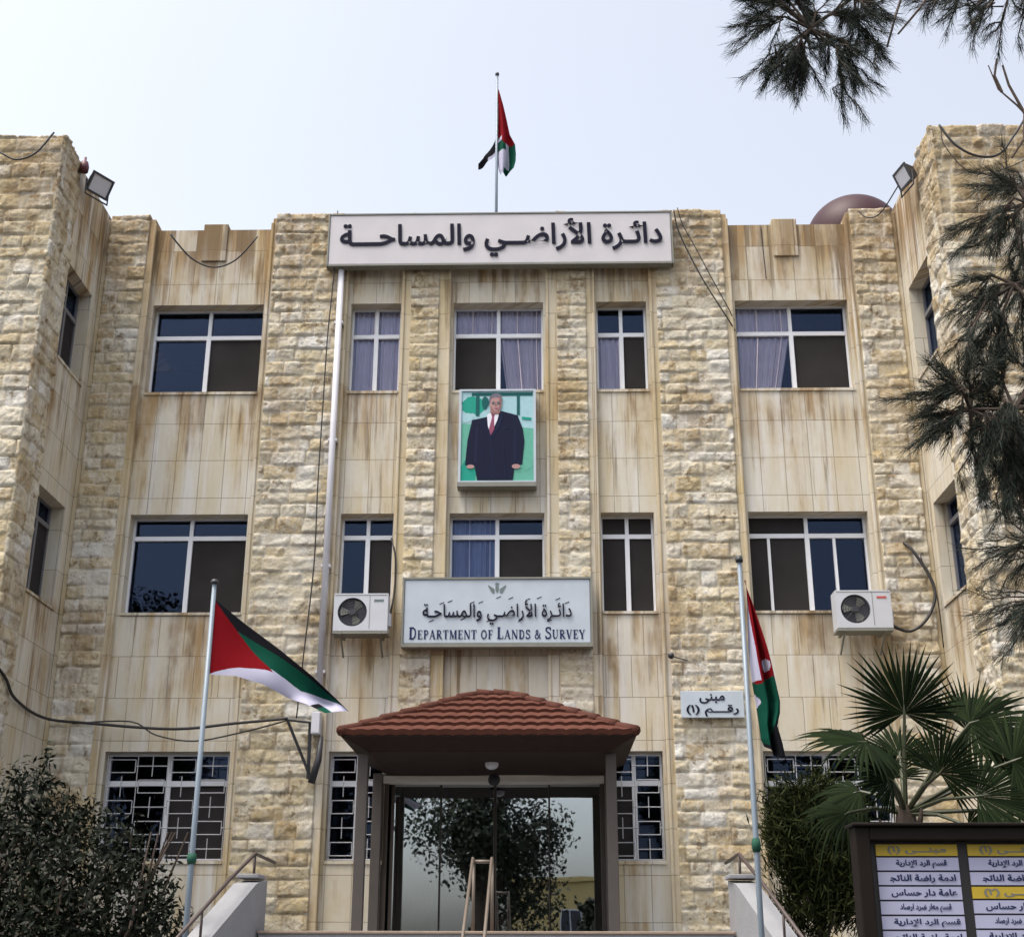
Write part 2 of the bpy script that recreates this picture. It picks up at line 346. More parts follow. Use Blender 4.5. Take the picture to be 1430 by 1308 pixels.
# ------------------------------------------------------------------ the building
bld = thing('office_building', 'cream limestone office building of three storeys with two projecting wings', 'building', (CX, WY, 0))
ZT = 12.31; DEP = .26
FL = {'upper': (9.53, 11.0, 10.53), 'middle': (6.16, 7.625, 7.32), 'ground': (2.82, 4.25, 3.85)}
BAYS = {'wide_l': (CX-5.285, CX-3.586), 'small_l': (CX-2.245, CX-1.484), 'mid': (CX-.68, CX+.68), 'small_r': (CX+1.484, CX+2.245), 'wide_r': (CX+3.586, CX+5.285)}
holes = [(*BAYS[b], *FL[f][:2]) for f in ('upper', 'middle') for b in BAYS] + [(*BAYS[b], *FL['ground'][:2]) for b in BAYS if b != 'mid']
DOOR = (CX-1.5, CX+1.47, 1.88, 3.95)
holes.append(DOOR)

def wall_mesh(mb, u0, u1, z0, z1, holes, P, dep):
    """wall with openings; P(u, v, z): v metres into the wall"""
    us = sorted({u0, u1, *[h[0] for h in holes], *[h[1] for h in holes]}); zs = sorted({z0, z1, *[h[2] for h in holes], *[h[3] for h in holes]})
    for a, b in zip(us[:-1], us[1:]):
        for c, d in zip(zs[:-1], zs[1:]):
            if any(h[0] <= a and b <= h[1] and h[2] <= c and d <= h[3] for h in holes): continue
            mb.quad(P(a,0,c), P(b,0,c), P(b,0,d), P(a,0,d))
    for a, b, c, d in holes:
        mb.quad(P(a,0,c), P(a,0,d), P(a,dep,d), P(a,dep,c)); mb.quad(P(b,0,d), P(b,0,c), P(b,dep,c), P(b,dep,d))
        mb.quad(P(a,0,d), P(b,0,d), P(b,dep,d), P(a,dep,d)); mb.quad(P(b,0,c), P(a,0,c), P(a,dep,c), P(b,dep,c))
PF = lambda u, v, z: (u, WY+v, z)                      # the facade
PL = lambda u, v, z: (WX0-v, u, z)                     # return of the left wing, looks to +X
PR = lambda u, v, z: (WX1+v, WY+FY-u, z)               # return of the right wing, looks to -X
mb = MB(); wall_mesh(mb, WX0, WX1, 0, ZT, holes, PF, DEP)
mb.quad((WX0,WY,ZT),(WX1,WY,ZT),(WX1,WY+.3,ZT),(WX0,WY+.3,ZT)); mb.quad((WX0,WY+.3,11.8),(WX0,WY+.3,ZT),(WX1,WY+.3,ZT),(WX1,WY+.3,11.8))
mb.build('wall', M['smooth'], bld)
# wing shells
RETW = (16.66, 17.68)
for side, P in ((-1, PL), (1, PR)):
    ws = RETW if side < 0 else (WY+FY-RETW[1], WY+FY-RETW[0])
    mb = MB(); wall_mesh(mb, FY, WY, 0, 12.58, [(*ws, *FL['upper'][:2]), (*ws, *FL['middle'][:2])], P, .24)
    x0, x1 = (WX0-5.5, WX0) if side < 0 else (WX1, WX1+5.5)
    mb.quad((x0,FY,0),(x1,FY,0),(x1,FY,12.58),(x0,FY,12.58)); mb.quad((x0,FY,12.58),(x1,FY,12.58),(x1,30,12.58),(x0,30,12.58))
    xo = x0 if side < 0 else x1; mb.quad((xo,FY,0),(xo,30,0),(xo,30,12.58),(xo,FY,12.58))
    xi = x1 if side < 0 else x0; mb.quad((xi,WY,11.9),(xi,30,11.9),(xi,30,12.58),(xi,WY,12.58))
    wing = mb.build('wing', M['smooth'], bld)
    a, b = (WX0-4.2, WX0+.004) if side < 0 else (WX1-.004, WX1+4.2)
    rough_panel('stone_facing', a, b, 0, 12.62, lambda u, z, h: (u, FY-h, z), 50+side, wing, amp=.032, bw=(.24,.5), ch=(.17,.27), res=.022)
    xr = WX0 if side < 0 else WX1
    rough_panel('stone_facing', FY-.03, 16.58, 0, 12.62, (lambda u, z, h: (xr+h, u, z)) if side < 0 else (lambda u, z, h: (xr-h, u, z)), 60+side, wing, amp=.035, bw=(.25,.45), ch=(.17,.27))
# pilasters: dressed backing and a rock-faced strip on it
for k, (b0, b1, r0, r1, top) in enumerate(((-6.128,-5.36,-6.06,-5.45,12.53),(-3.52,-2.31,-3.46,-2.40,12.53),(-1.44,-.74,-1.32,-.90,12.52),(.74,1.44,.89,1.33,12.52),(2.31,3.52,2.40,3.44,12.53),(5.36,6.128,5.42,6.06,12.53))):
    zb = 4.26 if abs(b0+b1) < 3 else 0
    mb = MB(); mb.box(CX+b0, CX+b1, WY-.075, WY+.28, zb, top-.06)
    for e in (b0, b1):                                     # thin fillet down each edge
        if abs(e) < 6.1: mb.box(CX+e-.022, CX+e+.022, WY-.10, WY-.02, zb, top-.15)
    p = mb.build('pilaster', M['margin'], bld, bevel=.012)
    rough_panel('stone_facing', CX+r0, CX+r1, zb, top, lambda u, z, h: (u, WY-.075-h, z), 10+k, p, amp=.031, ch=(.15,.24))
    MB().box(CX+r0, CX+r1, WY-.074, WY+.26, top-.058, top-.002).build('capstone', M['smooth'], p)
for x in (-4.42, 4.42): MB().box(CX+x-.19, CX+x+.19, WY-.03, WY+.29, 11.75, 12.40).build('parapet_slab', M['smooth'], bld, bevel=.01)
MB().box(WX0+.01, WX1-.01, WY+.31, 30, 11.75, 11.95).build('roof', M['concrete'], bld)
# rooms behind the glass
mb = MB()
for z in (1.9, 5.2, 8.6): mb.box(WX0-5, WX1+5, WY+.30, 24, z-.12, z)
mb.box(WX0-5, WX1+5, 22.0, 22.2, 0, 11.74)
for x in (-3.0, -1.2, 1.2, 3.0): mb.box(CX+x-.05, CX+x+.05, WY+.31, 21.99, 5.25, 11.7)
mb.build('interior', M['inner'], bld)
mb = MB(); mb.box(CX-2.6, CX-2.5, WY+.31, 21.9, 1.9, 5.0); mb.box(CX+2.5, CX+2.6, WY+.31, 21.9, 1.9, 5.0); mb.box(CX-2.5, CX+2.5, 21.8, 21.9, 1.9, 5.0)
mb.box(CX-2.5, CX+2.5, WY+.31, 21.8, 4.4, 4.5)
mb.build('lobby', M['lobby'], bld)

# ------------------------------------------------------------------ windows
def curtain_mesh(u0, u1, z0, z1, v, P, folds, amp=.036, gather=0, seed=0):
    rg = random.Random(seed); n = folds*8; nz = 8; mb = MB(); G = []
    ph = [rg.uniform(-.5, .5) for _ in range(folds+2)]
    for j in range(nz+1):
        t = j/nz; row = []
        for i in range(n+1):
            s = i/n; k = s*folds; w_ = amp*math.sin(2*math.pi*k + ph[int(k)]) * (.7+.3*math.cos(k*1.7))
            uu = s if gather == 0 else s*(1-gather*(1-t)) if gather > 0 else 1-(1-s)*(1+gather*(1-t))
            row.append(P(u0+(u1-u0)*uu, v-.065+w_, z0+(z1-z0)*t))
        G.append(row)
    for j in range(nz):
        for i in range(n): mb.quad(G[j][i], G[j][i+1], G[j+1][i+1], G[j+1][i])
    return mb
def window(u0, u1, z0, z1, zt, P, parent, ll='g', lr='g', ul='g', ur='g', extra=(), dep=.2, seed=0, grille=False, seg=2, fm='alu'):
    """g glass, s insect screen, c curtain behind the glass, b blue curtain"""
    bx = lambda mb, a, b, c, d, e, f: mb.box(a, b, c, d, e, f, M=Pm)
    o = Vector(P(0,0,0)); Pm = Matrix.Identity(4)
    for i, e in enumerate(((1,0,0),(0,1,0),(0,0,1))):
        d = Vector(P(*e))-o
        for q in range(3): Pm[q][i] = d[q]
    for q in range(3): Pm[q][3] = o[q]
    um = (u0+u1)/2; f = .03; mb = MB()
    bx(mb, u0, u0+f, dep, dep+.06, z0, z1); bx(mb, u1-f, u1, dep, dep+.06, z0, z1)
    bx(mb, u0+f, u1-f, dep, dep+.06, z1-f, z1); bx(mb, u0+f, u1-f, dep, dep+.06, z0, z0+.05)
    bx(mb, u0+f, u1-f, dep-.012, dep+.05, zt-.032, zt+.032)
    if seg == 2:
        bx(mb, um-.026, um+.026, dep-.008, dep+.055, zt+.032, z1-f); bx(mb, um-.032, um+.032, dep-.02, dep+.052, z0+.05, zt-.032)
    for e in extra: bx(mb, e-.02, e+.02, dep-.006, dep+.05, z0+.05, zt-.032)
    wn = mb.build('window', M[fm], parent)
    cells = [(u0+f, um-.03, z0+.05, zt-.03, ll), (um+.03, u1-f, z0+.05, zt-.03, lr), (u0+f, um-.03, zt+.03, z1-f, ul), (um+.03, u1-f, zt+.03, z1-f, ur)]
    for i, (a, b, c, d, k) in enumerate(cells):
        if k == 's':
            g = MB(); bx(g, a, b, dep+.02, dep+.024, c, d); g.build('insect_screen', M['screen'], wn)
        g = MB(); bx(g, a, b, dep+.034, dep+.040, c, d); g.build('pane', M['glass'], wn)
        if k in 'cbwv':
            cm = curtain_mesh(a-.02, b+.02, c-.05, d+.05, dep+.13, P, 9 if b-a > .6 else 6 if b-a > .4 else 4, gather=(.25 if k == 'w' else -.2 if k == 'v' else 0), seed=seed+i)
            cm.build('curtain', M['blue_curtain'] if k == 'b' else M['curtain'], wn, smooth=True)
    sm = MB(); bx(sm, u0+.002, u1-.002, -.02, dep-.002, z0-.03, z0+.012); sm.build('sill', M['smooth'], wn)
    if grille:
        g = MB(); r = .0075; y = WY+.07
        H = lambda a, b, z: g.tube([(a,y,z),(b,y,z)], r, 5); Vv = lambda x, a, b: g.tube([(x,y+.004,a),(x,y+.004,b)], r, 5)
        W = u1-u0; Hh = z1-z0
        for x in (u0+.03, u1-.03): Vv(x, z0+.02, z1-.02)
        for z in (z0+.03, z1-.05): H(u0+.03, u1-.03, z)
        n = max(2, round(W/.42)); cw = (W-.06)/n; rows = 5; rh = (Hh-.08)/rows
        for i in range(n):
            for j in range(rows):
                a = u0+.03+i*cw; c = z0+.03+j*rh
                if (i+j) % 2 == 0:
                    H(a+.03, a+cw-.03, c+.05); H(a+.03, a+cw-.03, c+rh-.05); Vv(a+.03, c+.05, c+rh-.05); Vv(a+cw-.03, c+.05, c+rh-.05)
                    H(a, a+.03, c+rh/2); H(a+cw-.03, a+cw, c+rh/2)
                else:
                    H(a, a+cw, c+rh/2); Vv(a+cw/2, c, c+rh)
            if i: Vv(u0+.03+i*cw, z0+.03, z1-.05)
        g.build('grille', M['iron'], wn)
    return wn
cfg = {
 ('upper','wide_l'): dict(ll='g', lr='s'), ('upper','small_l'): dict(ll='c', lr='c', ul='c', ur='c'), ('upper','mid'): dict(ll='s', lr='v', ul='c', ur='c'),
 ('upper','small_r'): dict(ll='c', lr='s'), ('upper','wide_r'): dict(ll='w', lr='s', ul='c'),
 ('middle','wide_l'): dict(ll='g', lr='s'), ('middle','small_l'): dict(ll='g', lr='s'), ('middle','mid'): dict(ll='b', lr='s', ul='b'),
 ('middle','small_r'): dict(ll='s', lr='s', ul='s', ur='s'), ('middle','wide_r'): dict(ll='s', lr='g', ul='s', extra=(BAYS['wide_r'][0]+.30, CX+4.82)),
 ('ground','wide_l'): dict(grille=True, lr='s'), ('ground','small_l'): dict(grille=True), ('ground','small_r'): dict(grille=True, ll='s'), ('ground','wide_r'): dict(grille=True, ll='s')}
for i, ((f, b), kw) in enumerate(cfg.items()):
    z0, z1, zt = FL[f]; window(*BAYS[b], z0, z1, zt, PF, bld, seed=i*7, **kw)
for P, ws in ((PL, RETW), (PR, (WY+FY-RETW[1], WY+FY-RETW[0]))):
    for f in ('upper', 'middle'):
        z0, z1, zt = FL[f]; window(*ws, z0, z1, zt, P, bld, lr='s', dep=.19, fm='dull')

# ------------------------------------------------------------------ entrance doors
x0, x1, z0, z1 = DOOR; mb = MB()
mb.box(x0+.002, x0+.075, WY+.05, WY+.17, z0, 3.855); mb.box(x1-.075, x1-.002, WY+.05, WY+.17, z0, 3.855); mb.box(x0+.11, x0+.15, WY+.09, WY+.15, z0+.01, 3.80); mb.box(x0+.06, x1-.06, WY+.052, WY+.168, 3.838, 3.853)
ent = mb.build('entrance_door', M['brown'], bld)
b_ = MB().box(x0-.02, x1+.03, WY-.14, WY+.16, 3.825, 3.91).build('operator_beam', M['beam'], ent, bevel=.008)
mb = MB(); mb.lathe((CX-.01, WY-.14, 3.86), [(.0,-.03),(.05,-.028),(.075,-.012),(.085,.01)], 14, axis='y'); mb.build('motion_sensor', M['ac_dark'], ent, smooth=True)
for a, b, y in ((x0+.15, CX-.74, .11), (CX-.73, CX-.012, .145), (CX+.002, CX+.72, .145), (CX+.73, x1-.075, .11)):
    lf = MB().box(a, b, WY+y, WY+y+.012, z0+.03, 3.836).build('glass_leaf', M['door_glass'], ent)
    e = MB(); e.box(a, b, WY+y-.008, WY+y+.02, z0+.002, z0+.05)
    if y > .12: e.box(a, a+.014, WY+y-.006, WY+y+.018, z0+.05, 3.834); e.box(b-.014, b, WY+y-.006, WY+y+.018, z0+.05, 3.834)
    e.build('leaf_rail', M['post'], lf)
curtain_mesh(x0+.17, x0+.86, 1.96, 3.84, .55, PF, 7, amp=.035, seed=5).build('blind', M['blind'], ent, smooth=True)
MB().box(CX-.68, CX-.55, WY+.30, WY+.304, 3.48, 3.66).build('notice', M['notice'], ent)
MB().box(x0, x1, WY-.02, WY+.29, 1.84, 1.878).build('threshold', M['step'], ent)

# ------------------------------------------------------------------ entrance steps
NS, RISE, TREAD, LY = 11, .17, .31, 14.6; LZ = 1.865
mb = MB(); mb.box(CX-2.35, CX+2.61, LY, WY-.11, 0, LZ)
for i in range(1, NS):
    z = LZ-i*RISE; y = LY-i*TREAD; mb.box(CX-2.35-.1*i*TREAD, CX+2.61+.1*i*TREAD, y, y+TREAD-.002, 0, z)
st = thing('entrance_stairs', 'broad stone stairs climbing to the entrance between pale sloping side walls', 'stairs', (CX, LY, 0))
mb.build('step', M['concrete'], st)
mb = MB(); mb.box(CX-2.36, CX+2.62, LY-.025, LY+.3, LZ+.002, LZ+.032); mb.build('landing_edge', M['step'], st, bevel=.008)
for s, xt in ((-1, CX-2.36), (1, CX+2.62)):
    mb = MB(); n = 8; th = .24
    prof = []
    for i in range(n+1):
        t = i/n; y = LY+.35 - t*3.7; z = 2.42 if i == 0 else 2.42 - max(0, (LY-.0-y))*.516
        prof.append((y, max(z, .35), xt + s*.17*max(0, LY-y)))
    for (ya, za, xa), (yb, zb, xb) in zip(prof[:-1], prof[1:]):
        ia, oa, ib, ob = xa, xa+s*th, xb, xb+s*th
        mb.quad((ia,ya,za),(oa,ya,za),(ob,yb,zb),(ib,yb,zb)); mb.quad((ia,ya,0),(ia,ya,za),(ib,yb,zb),(ib,yb,0)); mb.quad((oa,ya,za),(oa,ya,0),(ob,yb,0),(ob,yb,zb))
    y, z, x = prof[-1]; mb.quad((x,y,0),(x,y,z),(x+s*th,y,z),(x+s*th,y,0))
    y, z, x = prof[0]; mb.quad((x,y,0),(x+s*th,y,0),(x+s*th,y,z),(x,y,z))
    sw = mb.build('side_wall', M['concrete'], st)
    MB().box(min(xt-.03, xt+s*(th+.03)), max(xt-.03, xt+s*(th+.03)), LY+.02, LY+.38, 2.425, 2.47).build('coping', M['concrete'], sw, bevel=.01)
for s, xt, nm in ((-1, CX-2.36, 'left'), (1, CX+2.62, 'right')):
    hr = thing('handrail', 'dark tube handrail along the %s side wall of the stairs' % nm, 'handrail', (xt, LY, 2.4), group='dark handrails on the stair walls')
    mb = MB(); f = lambda y, dz=0: (xt + s*(.10+.17*max(0, LY-y)), y, 2.42 - max(0, LY-y)*.516 + dz)
    mb.tube([f(LY+1.2, .24), f(LY+.1, .26), f(LY-.6, .26), f(LY-3.2, .26)], .019, 8); mb.tube([f(LY+.1, .0), f(LY+.1, .26)], .015, 6); hb = mb.build('rail', M['rail'], hr, smooth=True)
    for yy in (LY-1.2, LY-2.6): MB().tube([f(yy, -.02), f(yy, .26)], .014, 6).build('baluster', M['rail'], hr, smooth=True)
hr = thing('handrail', 'twin beige steel handrail in the middle of the stairs before the glass doors', 'handrail', (CX, LY, LZ))
mb = MB()
for x in (-.11, .09): mb.tube([(CX+x, LY-3.4, .9+LZ-1.75), (CX+x, LY-.1, 2.62), (CX+x, LY+.12, 2.60)], .017, 8)
mb.build('rail', M['steel'], hr, smooth=True)
MB().tube([(CX-.11, LY+.12, 2.60), (CX+.09, LY+.12, 2.60)], .020, 8).build('end_bar', M['steel'], hr, smooth=True)
for x in (-.11, .09):
    MB().tube([(CX+x, LY+.12, LZ), (CX+x, LY+.12, 2.60)], .018, 8).build('post', M['steel'], hr, smooth=True)
    MB().tube([(CX+x, LY-1.8, .95), (CX+x, LY-1.8, 1.72)], .018, 8).build('post', M['steel'], hr, smooth=True)

# ------------------------------------------------------------------ entrance canopy
can = thing('entrance_canopy', 'hipped canopy of red clay tiles on slim posts over the glass entrance', 'canopy', (CX, 16.6, LZ))
EY, HW, EZ, RY, RZ, RW = 15.47, 1.73, 4.075, 17.15, 4.83, .22
def slope_mesh(a0, a1, r0, r1, n_course=6):
    """tiled slope from the eave a0-a1 to the ridge r0-r1: courses step, pans run up the slope"""
    a0, a1, r0, r1 = map(Vector, (a0, a1, r0, r1)); nrm = (a1-a0).cross(r0-a0).normalized()
    if nrm.z < 0: nrm = -nrm
    W = (a1-a0).length; ex = (a1-a0)/W; cols = int(W/.165)*8; mb = MB(); G = []
    lv = []
    for c in range(n_course):
        for q in (0.0, .25, .6, .999): lv.append(((c+q)/n_course, .038*(1-q)))
    lv.append((1, 0)); lv.insert(0, (0, -.03))
    for s, st_ in lv:
        row = []; L_, R2 = a0.lerp(r0, s), a1.lerp(r1, s)
        for i in range(cols+1):
            p = L_.lerp(R2, i/cols); x = (p-a0).dot(ex); ph = (x/.165) % 1
            wv = .018*(abs(math.sin(math.pi*ph))**.7)
            row.append(p + nrm*(st_+wv+.01))
        G.append(row)
    for j in range(len(G)-1):
        for i in range(cols): mb.quad(G[j][i], G[j][i+1], G[j+1][i+1], G[j+1][i])
    return mb
A = (CX-HW, EY, EZ); B = (CX+HW, EY, EZ); RL = (CX-RW, RY, RZ); RR = (CX+RW, RY, RZ)
AB = (CX-HW, WY-.1, EZ); BB = (CX+HW, WY-.1, EZ); RLb = (CX-RW, WY-.1, RZ); RRb = (CX+RW, WY-.1, RZ)
mb = slope_mesh(A, B, RL, RR); t2 = slope_mesh(AB, A, RLb, RL); t3 = slope_mesh(B, BB, RR, RRb)
for t in (t2, t3):
    n = len(mb.v); mb.v += t.v; mb.f += [tuple(i+n for i in f) for f in t.f]; mb.m += t.m
rf = mb.build('roof', M['tile'], can, smooth=False)
for p, q in ((A, RL), (B, RR), (RL, RR)):
    p, q = Vector(p), Vector(q); n = max(2, int((q-p).length/.30)); mb = MB()
    for i in range(n):
        a, b = p.lerp(q, i/n), p.lerp(q, min(1, (i+1.15)/n)); up = Vector((0,0,.03))
        mb.tube([a+up*1.2, a.lerp(b,.5)+up, b+up*.7], [.062,.056,.048], 8)
    mb.build('ridge_cap', M['cap'], rf, smooth=True)
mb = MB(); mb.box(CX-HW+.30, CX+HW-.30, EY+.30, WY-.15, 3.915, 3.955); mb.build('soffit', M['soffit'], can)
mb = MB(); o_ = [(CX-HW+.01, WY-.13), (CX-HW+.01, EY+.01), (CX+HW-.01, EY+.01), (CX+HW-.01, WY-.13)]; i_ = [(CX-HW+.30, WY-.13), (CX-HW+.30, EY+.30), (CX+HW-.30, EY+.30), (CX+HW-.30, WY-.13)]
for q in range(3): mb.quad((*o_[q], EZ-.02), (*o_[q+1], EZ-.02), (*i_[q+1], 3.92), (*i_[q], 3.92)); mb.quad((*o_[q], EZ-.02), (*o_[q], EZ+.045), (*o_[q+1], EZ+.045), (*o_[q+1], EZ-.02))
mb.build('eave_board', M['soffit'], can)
for x, y in ((-1.50, 15.95), (1.44, 15.95), (-1.53, 17.70), (1.50, 17.70)):
    MB().box(CX+x-.062, CX+x+.062, y-.062, y+.062, LZ+.001, 3.914).build('post', M['post'], can, bevel=.008)
mb = MB(); mb.lathe((CX, 16.7, 3.914), [(.085,0),(.085,-.03),(.07,-.06),(.03,-.08),(.0,-.083)], 16); mb.build('ceiling_lamp', M['lens'], can, smooth=True)

# ------------------------------------------------------------------ lettering
def text_splines(body, size, bold):
    """outline of one line of text: list of (outer, holes) polylines"""
    c = bpy.data.curves.new('t', 'FONT'); c.body = body; c.size = size
    o = bpy.data.objects.new('t', c); COL.objects.link(o); bpy.context.view_layer.update()
    cu = o.to_curve(bpy.context.evaluated_depsgraph_get()); polys = []
    for sp in cu.splines:
        pts = []
        bz = sp.bezier_points
        if len(bz):
            n = len(bz)
            for i in range(n):
                a, b = bz[i], bz[(i+1) % n]
                p0, p1, p2, p3 = a.co, a.handle_right, b.handle_left, b.co
                straight = (p1-p0).cross(p3-p0).length < 1e-7 and (p2-p3).cross(p3-p0).length < 1e-7
                ts = (0,) if straight else (0, .25, .5, .75)
                for t in ts: pts.append(((1-t)**3*p0 + 3*(1-t)**2*t*p1 + 3*(1-t)*t*t*p2 + t**3*p3).to_2d())
        else: pts = [p.co.to_2d() for p in sp.points]
        if len(pts) > 2: polys.append(pts)
    o.to_curve_clear(); bpy.data.objects.remove(o); bpy.data.curves.remove(c)
    area = lambda P: sum(P[i].x*P[(i+1) % len(P)].y - P[(i+1) % len(P)].x*P[i].y for i in range(len(P)))/2
    if not polys: return []
    big = max(polys, key=lambda p: abs(area(p))); sg = math.copysign(1, area(big))
    outs = [[p, []] for p in polys if area(p)*sg > 0]
    def inside(q, P):
        r = False
        for i in range(len(P)):
            a, b = P[i], P[i-1]
            if (a.y > q.y) != (b.y > q.y) and q.x < (b.x-a.x)*(q.y-a.y)/(b.y-a.y)+a.x: r = not r
        return r
    extra = []
    for h in polys:
        if area(h)*sg < 0:
            c_ = [o for o in outs if inside(h[0], o[0])]
            if c_: min(c_, key=lambda o: abs(area(o[0])))[1].append(h)
            else: extra.append([h, []])
    return outs+extra
def text_mesh(name, body, M4, mt, parent, size=1, bold=0, width=None, height=None, thick=.01, center=True):
    outs = text_splines(body, size, bold); V, F = [], []
    for gi, (o_, hs) in enumerate(outs):
        cu = bpy.data.curves.new('g', 'CURVE'); cu.dimensions = '2D'; cu.fill_mode = 'BOTH'; cu.offset = bold; cu.extrude = thick/2
        for P in [o_]+hs:
            sp = cu.splines.new('POLY'); sp.points.add(len(P)-1); sp.use_cyclic_u = True
            for q, p in zip(sp.points, P): q.co = (p.x, p.y, 0, 1)
        ob = bpy.data.objects.new('g', cu); COL.objects.link(ob); bpy.context.view_layer.update()
        me = ob.to_mesh(); n = len(V)
        V += [(v.co.x, v.co.y, v.co.z + .00025*gi) for v in me.vertices]; F += [tuple(i+n for i in f.vertices) for f in me.polygons]
        ob.to_mesh_clear(); bpy.data.objects.remove(ob); bpy.data.curves.remove(cu)
    a = np.array(V); lo, hi = a.min(0), a.max(0); sx = width/(hi[0]-lo[0]) if width else 1; sy = height/(hi[1]-lo[1]) if height else sx
    mid = (lo+hi)/2; a[:,0] = (a[:,0]-mid[0])*sx; a[:,1] = (a[:,1]-mid[1])*sy
    me = bpy.data.meshes.new(name); me.from_pydata([tuple(M4 @ Vector(p)) for p in a], [], F); me.materials.append(mt); me.update()
    return link(name, me, parent)
def front(x, y, z): return Matrix.Translation((x, y, z)) @ Matrix.Rotation(R_(90), 4, 'X')
TITLE = '\ufe94\u0640\u0640\u0640\ufea3\ufe8e\ufeb4\ufee4\ufedf\ufe8d\ufeed \ufef2\u0640\u0640\ufebf\ufe8d\ufead\ufef7\ufe8d \ufe93\ufeae\u0640\ufe8b\ufe8d\ufea9'

# big roof sign
SY = WY-.27
sg = thing('roof_sign', 'long off-white board with one line of bold dark Arabic letters along the parapet', 'sign', (CX, SY, 11.5))
MB().box(-3.215, 2.015, SY, SY+.13, 11.53, 12.385).build('panel', [M['signface']], sg, bevel=.012)
mb = MB(); mb.box(-3.225, 2.025, SY-.012, SY+.14, 11.50, 11.528); mb.box(-3.225, 2.025, SY-.012, SY+.14, 12.387, 12.41); mb.box(-3.24, -3.217, SY-.012, SY+.14, 11.50, 12.41); mb.box(2.017, 2.04, SY-.012, SY+.14, 11.50, 12.41); mb.build('frame', M['signedge'], sg)
text_mesh('lettering', TITLE, front(-.585, SY-.012, 11.965), M['ink'], sg, bold=.021, width=4.93, height=.655, thick=.006)
mb = MB()
for x in (-2.6, -.6, 1.5): mb.box(x-.03, x+.03, SY+.131, WY-.02, 11.85, 11.91)
mb.build('bracket', M['dark_iron'], sg)

# department sign
DY = WY-.30
sg = thing('department_sign', 'pale grey board reading Department of Lands and Survey above the canopy', 'sign', (CX, DY, 5.6))
X0, X1, Z0, Z1 = -1.885, .675, 5.66, 6.555
MB().box(X0, X1, DY, DY+.15, Z0, Z1).build('panel', M['signface2'], sg, bevel=.01)
mb = MB(); e = .03
mb.box(X0-e, X1+e, DY-.015, DY+.16, Z0-.055, Z0-.002); mb.box(X0-e, X1+e, DY-.015, DY+.16, Z1+.002, Z1+e); mb.box(X0-e, X0-.002, DY-.015, DY+.16, Z0-.002, Z1+.002); mb.box(X1+.002, X1+e, DY-.015, DY+.16, Z0-.002, Z1+.002); mb.build('frame', M['signedge'], sg)
xm = (X0+X1)/2
text_mesh('arabic_lettering', TITLE.replace('\u0640\u0640\u0640', '\u0640').replace('\u0640\u0640', '\u0640'), front(xm-.0, DY-.010, 6.08), M['ink'], sg, bold=.006, width=2.05, height=.33, thick=.012)
mb = MB(); rg = random.Random(4)
for i in range(15):                                   # vowel marks over the calligraphy
    x = xm-.92+i*.132+rg.uniform(-.03,.03); z = 6.225+rg.uniform(-.045,.06) if i % 3 else 5.965+rg.uniform(-.02,.02)
    mb.poly([(x,DY-.006,z),(x+.065,DY-.006,z+.028),(x+.068,DY-.006,z+.042),(x+.003,DY-.006,z+.014)])
mb.build('vowel_marks', M['ink'], sg)
mb = MB(); zc = 6.425
for s in (-1, 1):                                     # small winged emblem with a crown
    for k in range(5): mb.poly([(xm+s*.035,DY-.005-k*.0004,zc-.01-.01*k),(xm+s*(.12-.012*k),DY-.005-k*.0004,zc+.05-.018*k),(xm+s*(.125-.012*k),DY-.005-k*.0004,zc+.028-.022*k),(xm+s*.04,DY-.005-k*.0004,zc-.035-.008*k)])
mb.poly([(xm-.026,DY-.004,zc+.05),(xm+.026,DY-.004,zc+.05),(xm+.03,DY-.004,zc+.085),(xm+.014,DY-.004,zc+.07),(xm,DY-.004,zc+.095),(xm-.014,DY-.004,zc+.07),(xm-.03,DY-.004,zc+.085)])
mb.poly([(xm-.022,DY-.0035,zc+.04),(xm+.022,DY-.0035,zc+.04),(xm+.025,DY-.0035,zc-.02),(xm,DY-.0035,zc-.075),(xm-.025,DY-.0035,zc-.02)])
mb.build('emblem', M['emblem'], sg)
K, k_ = .19, .085
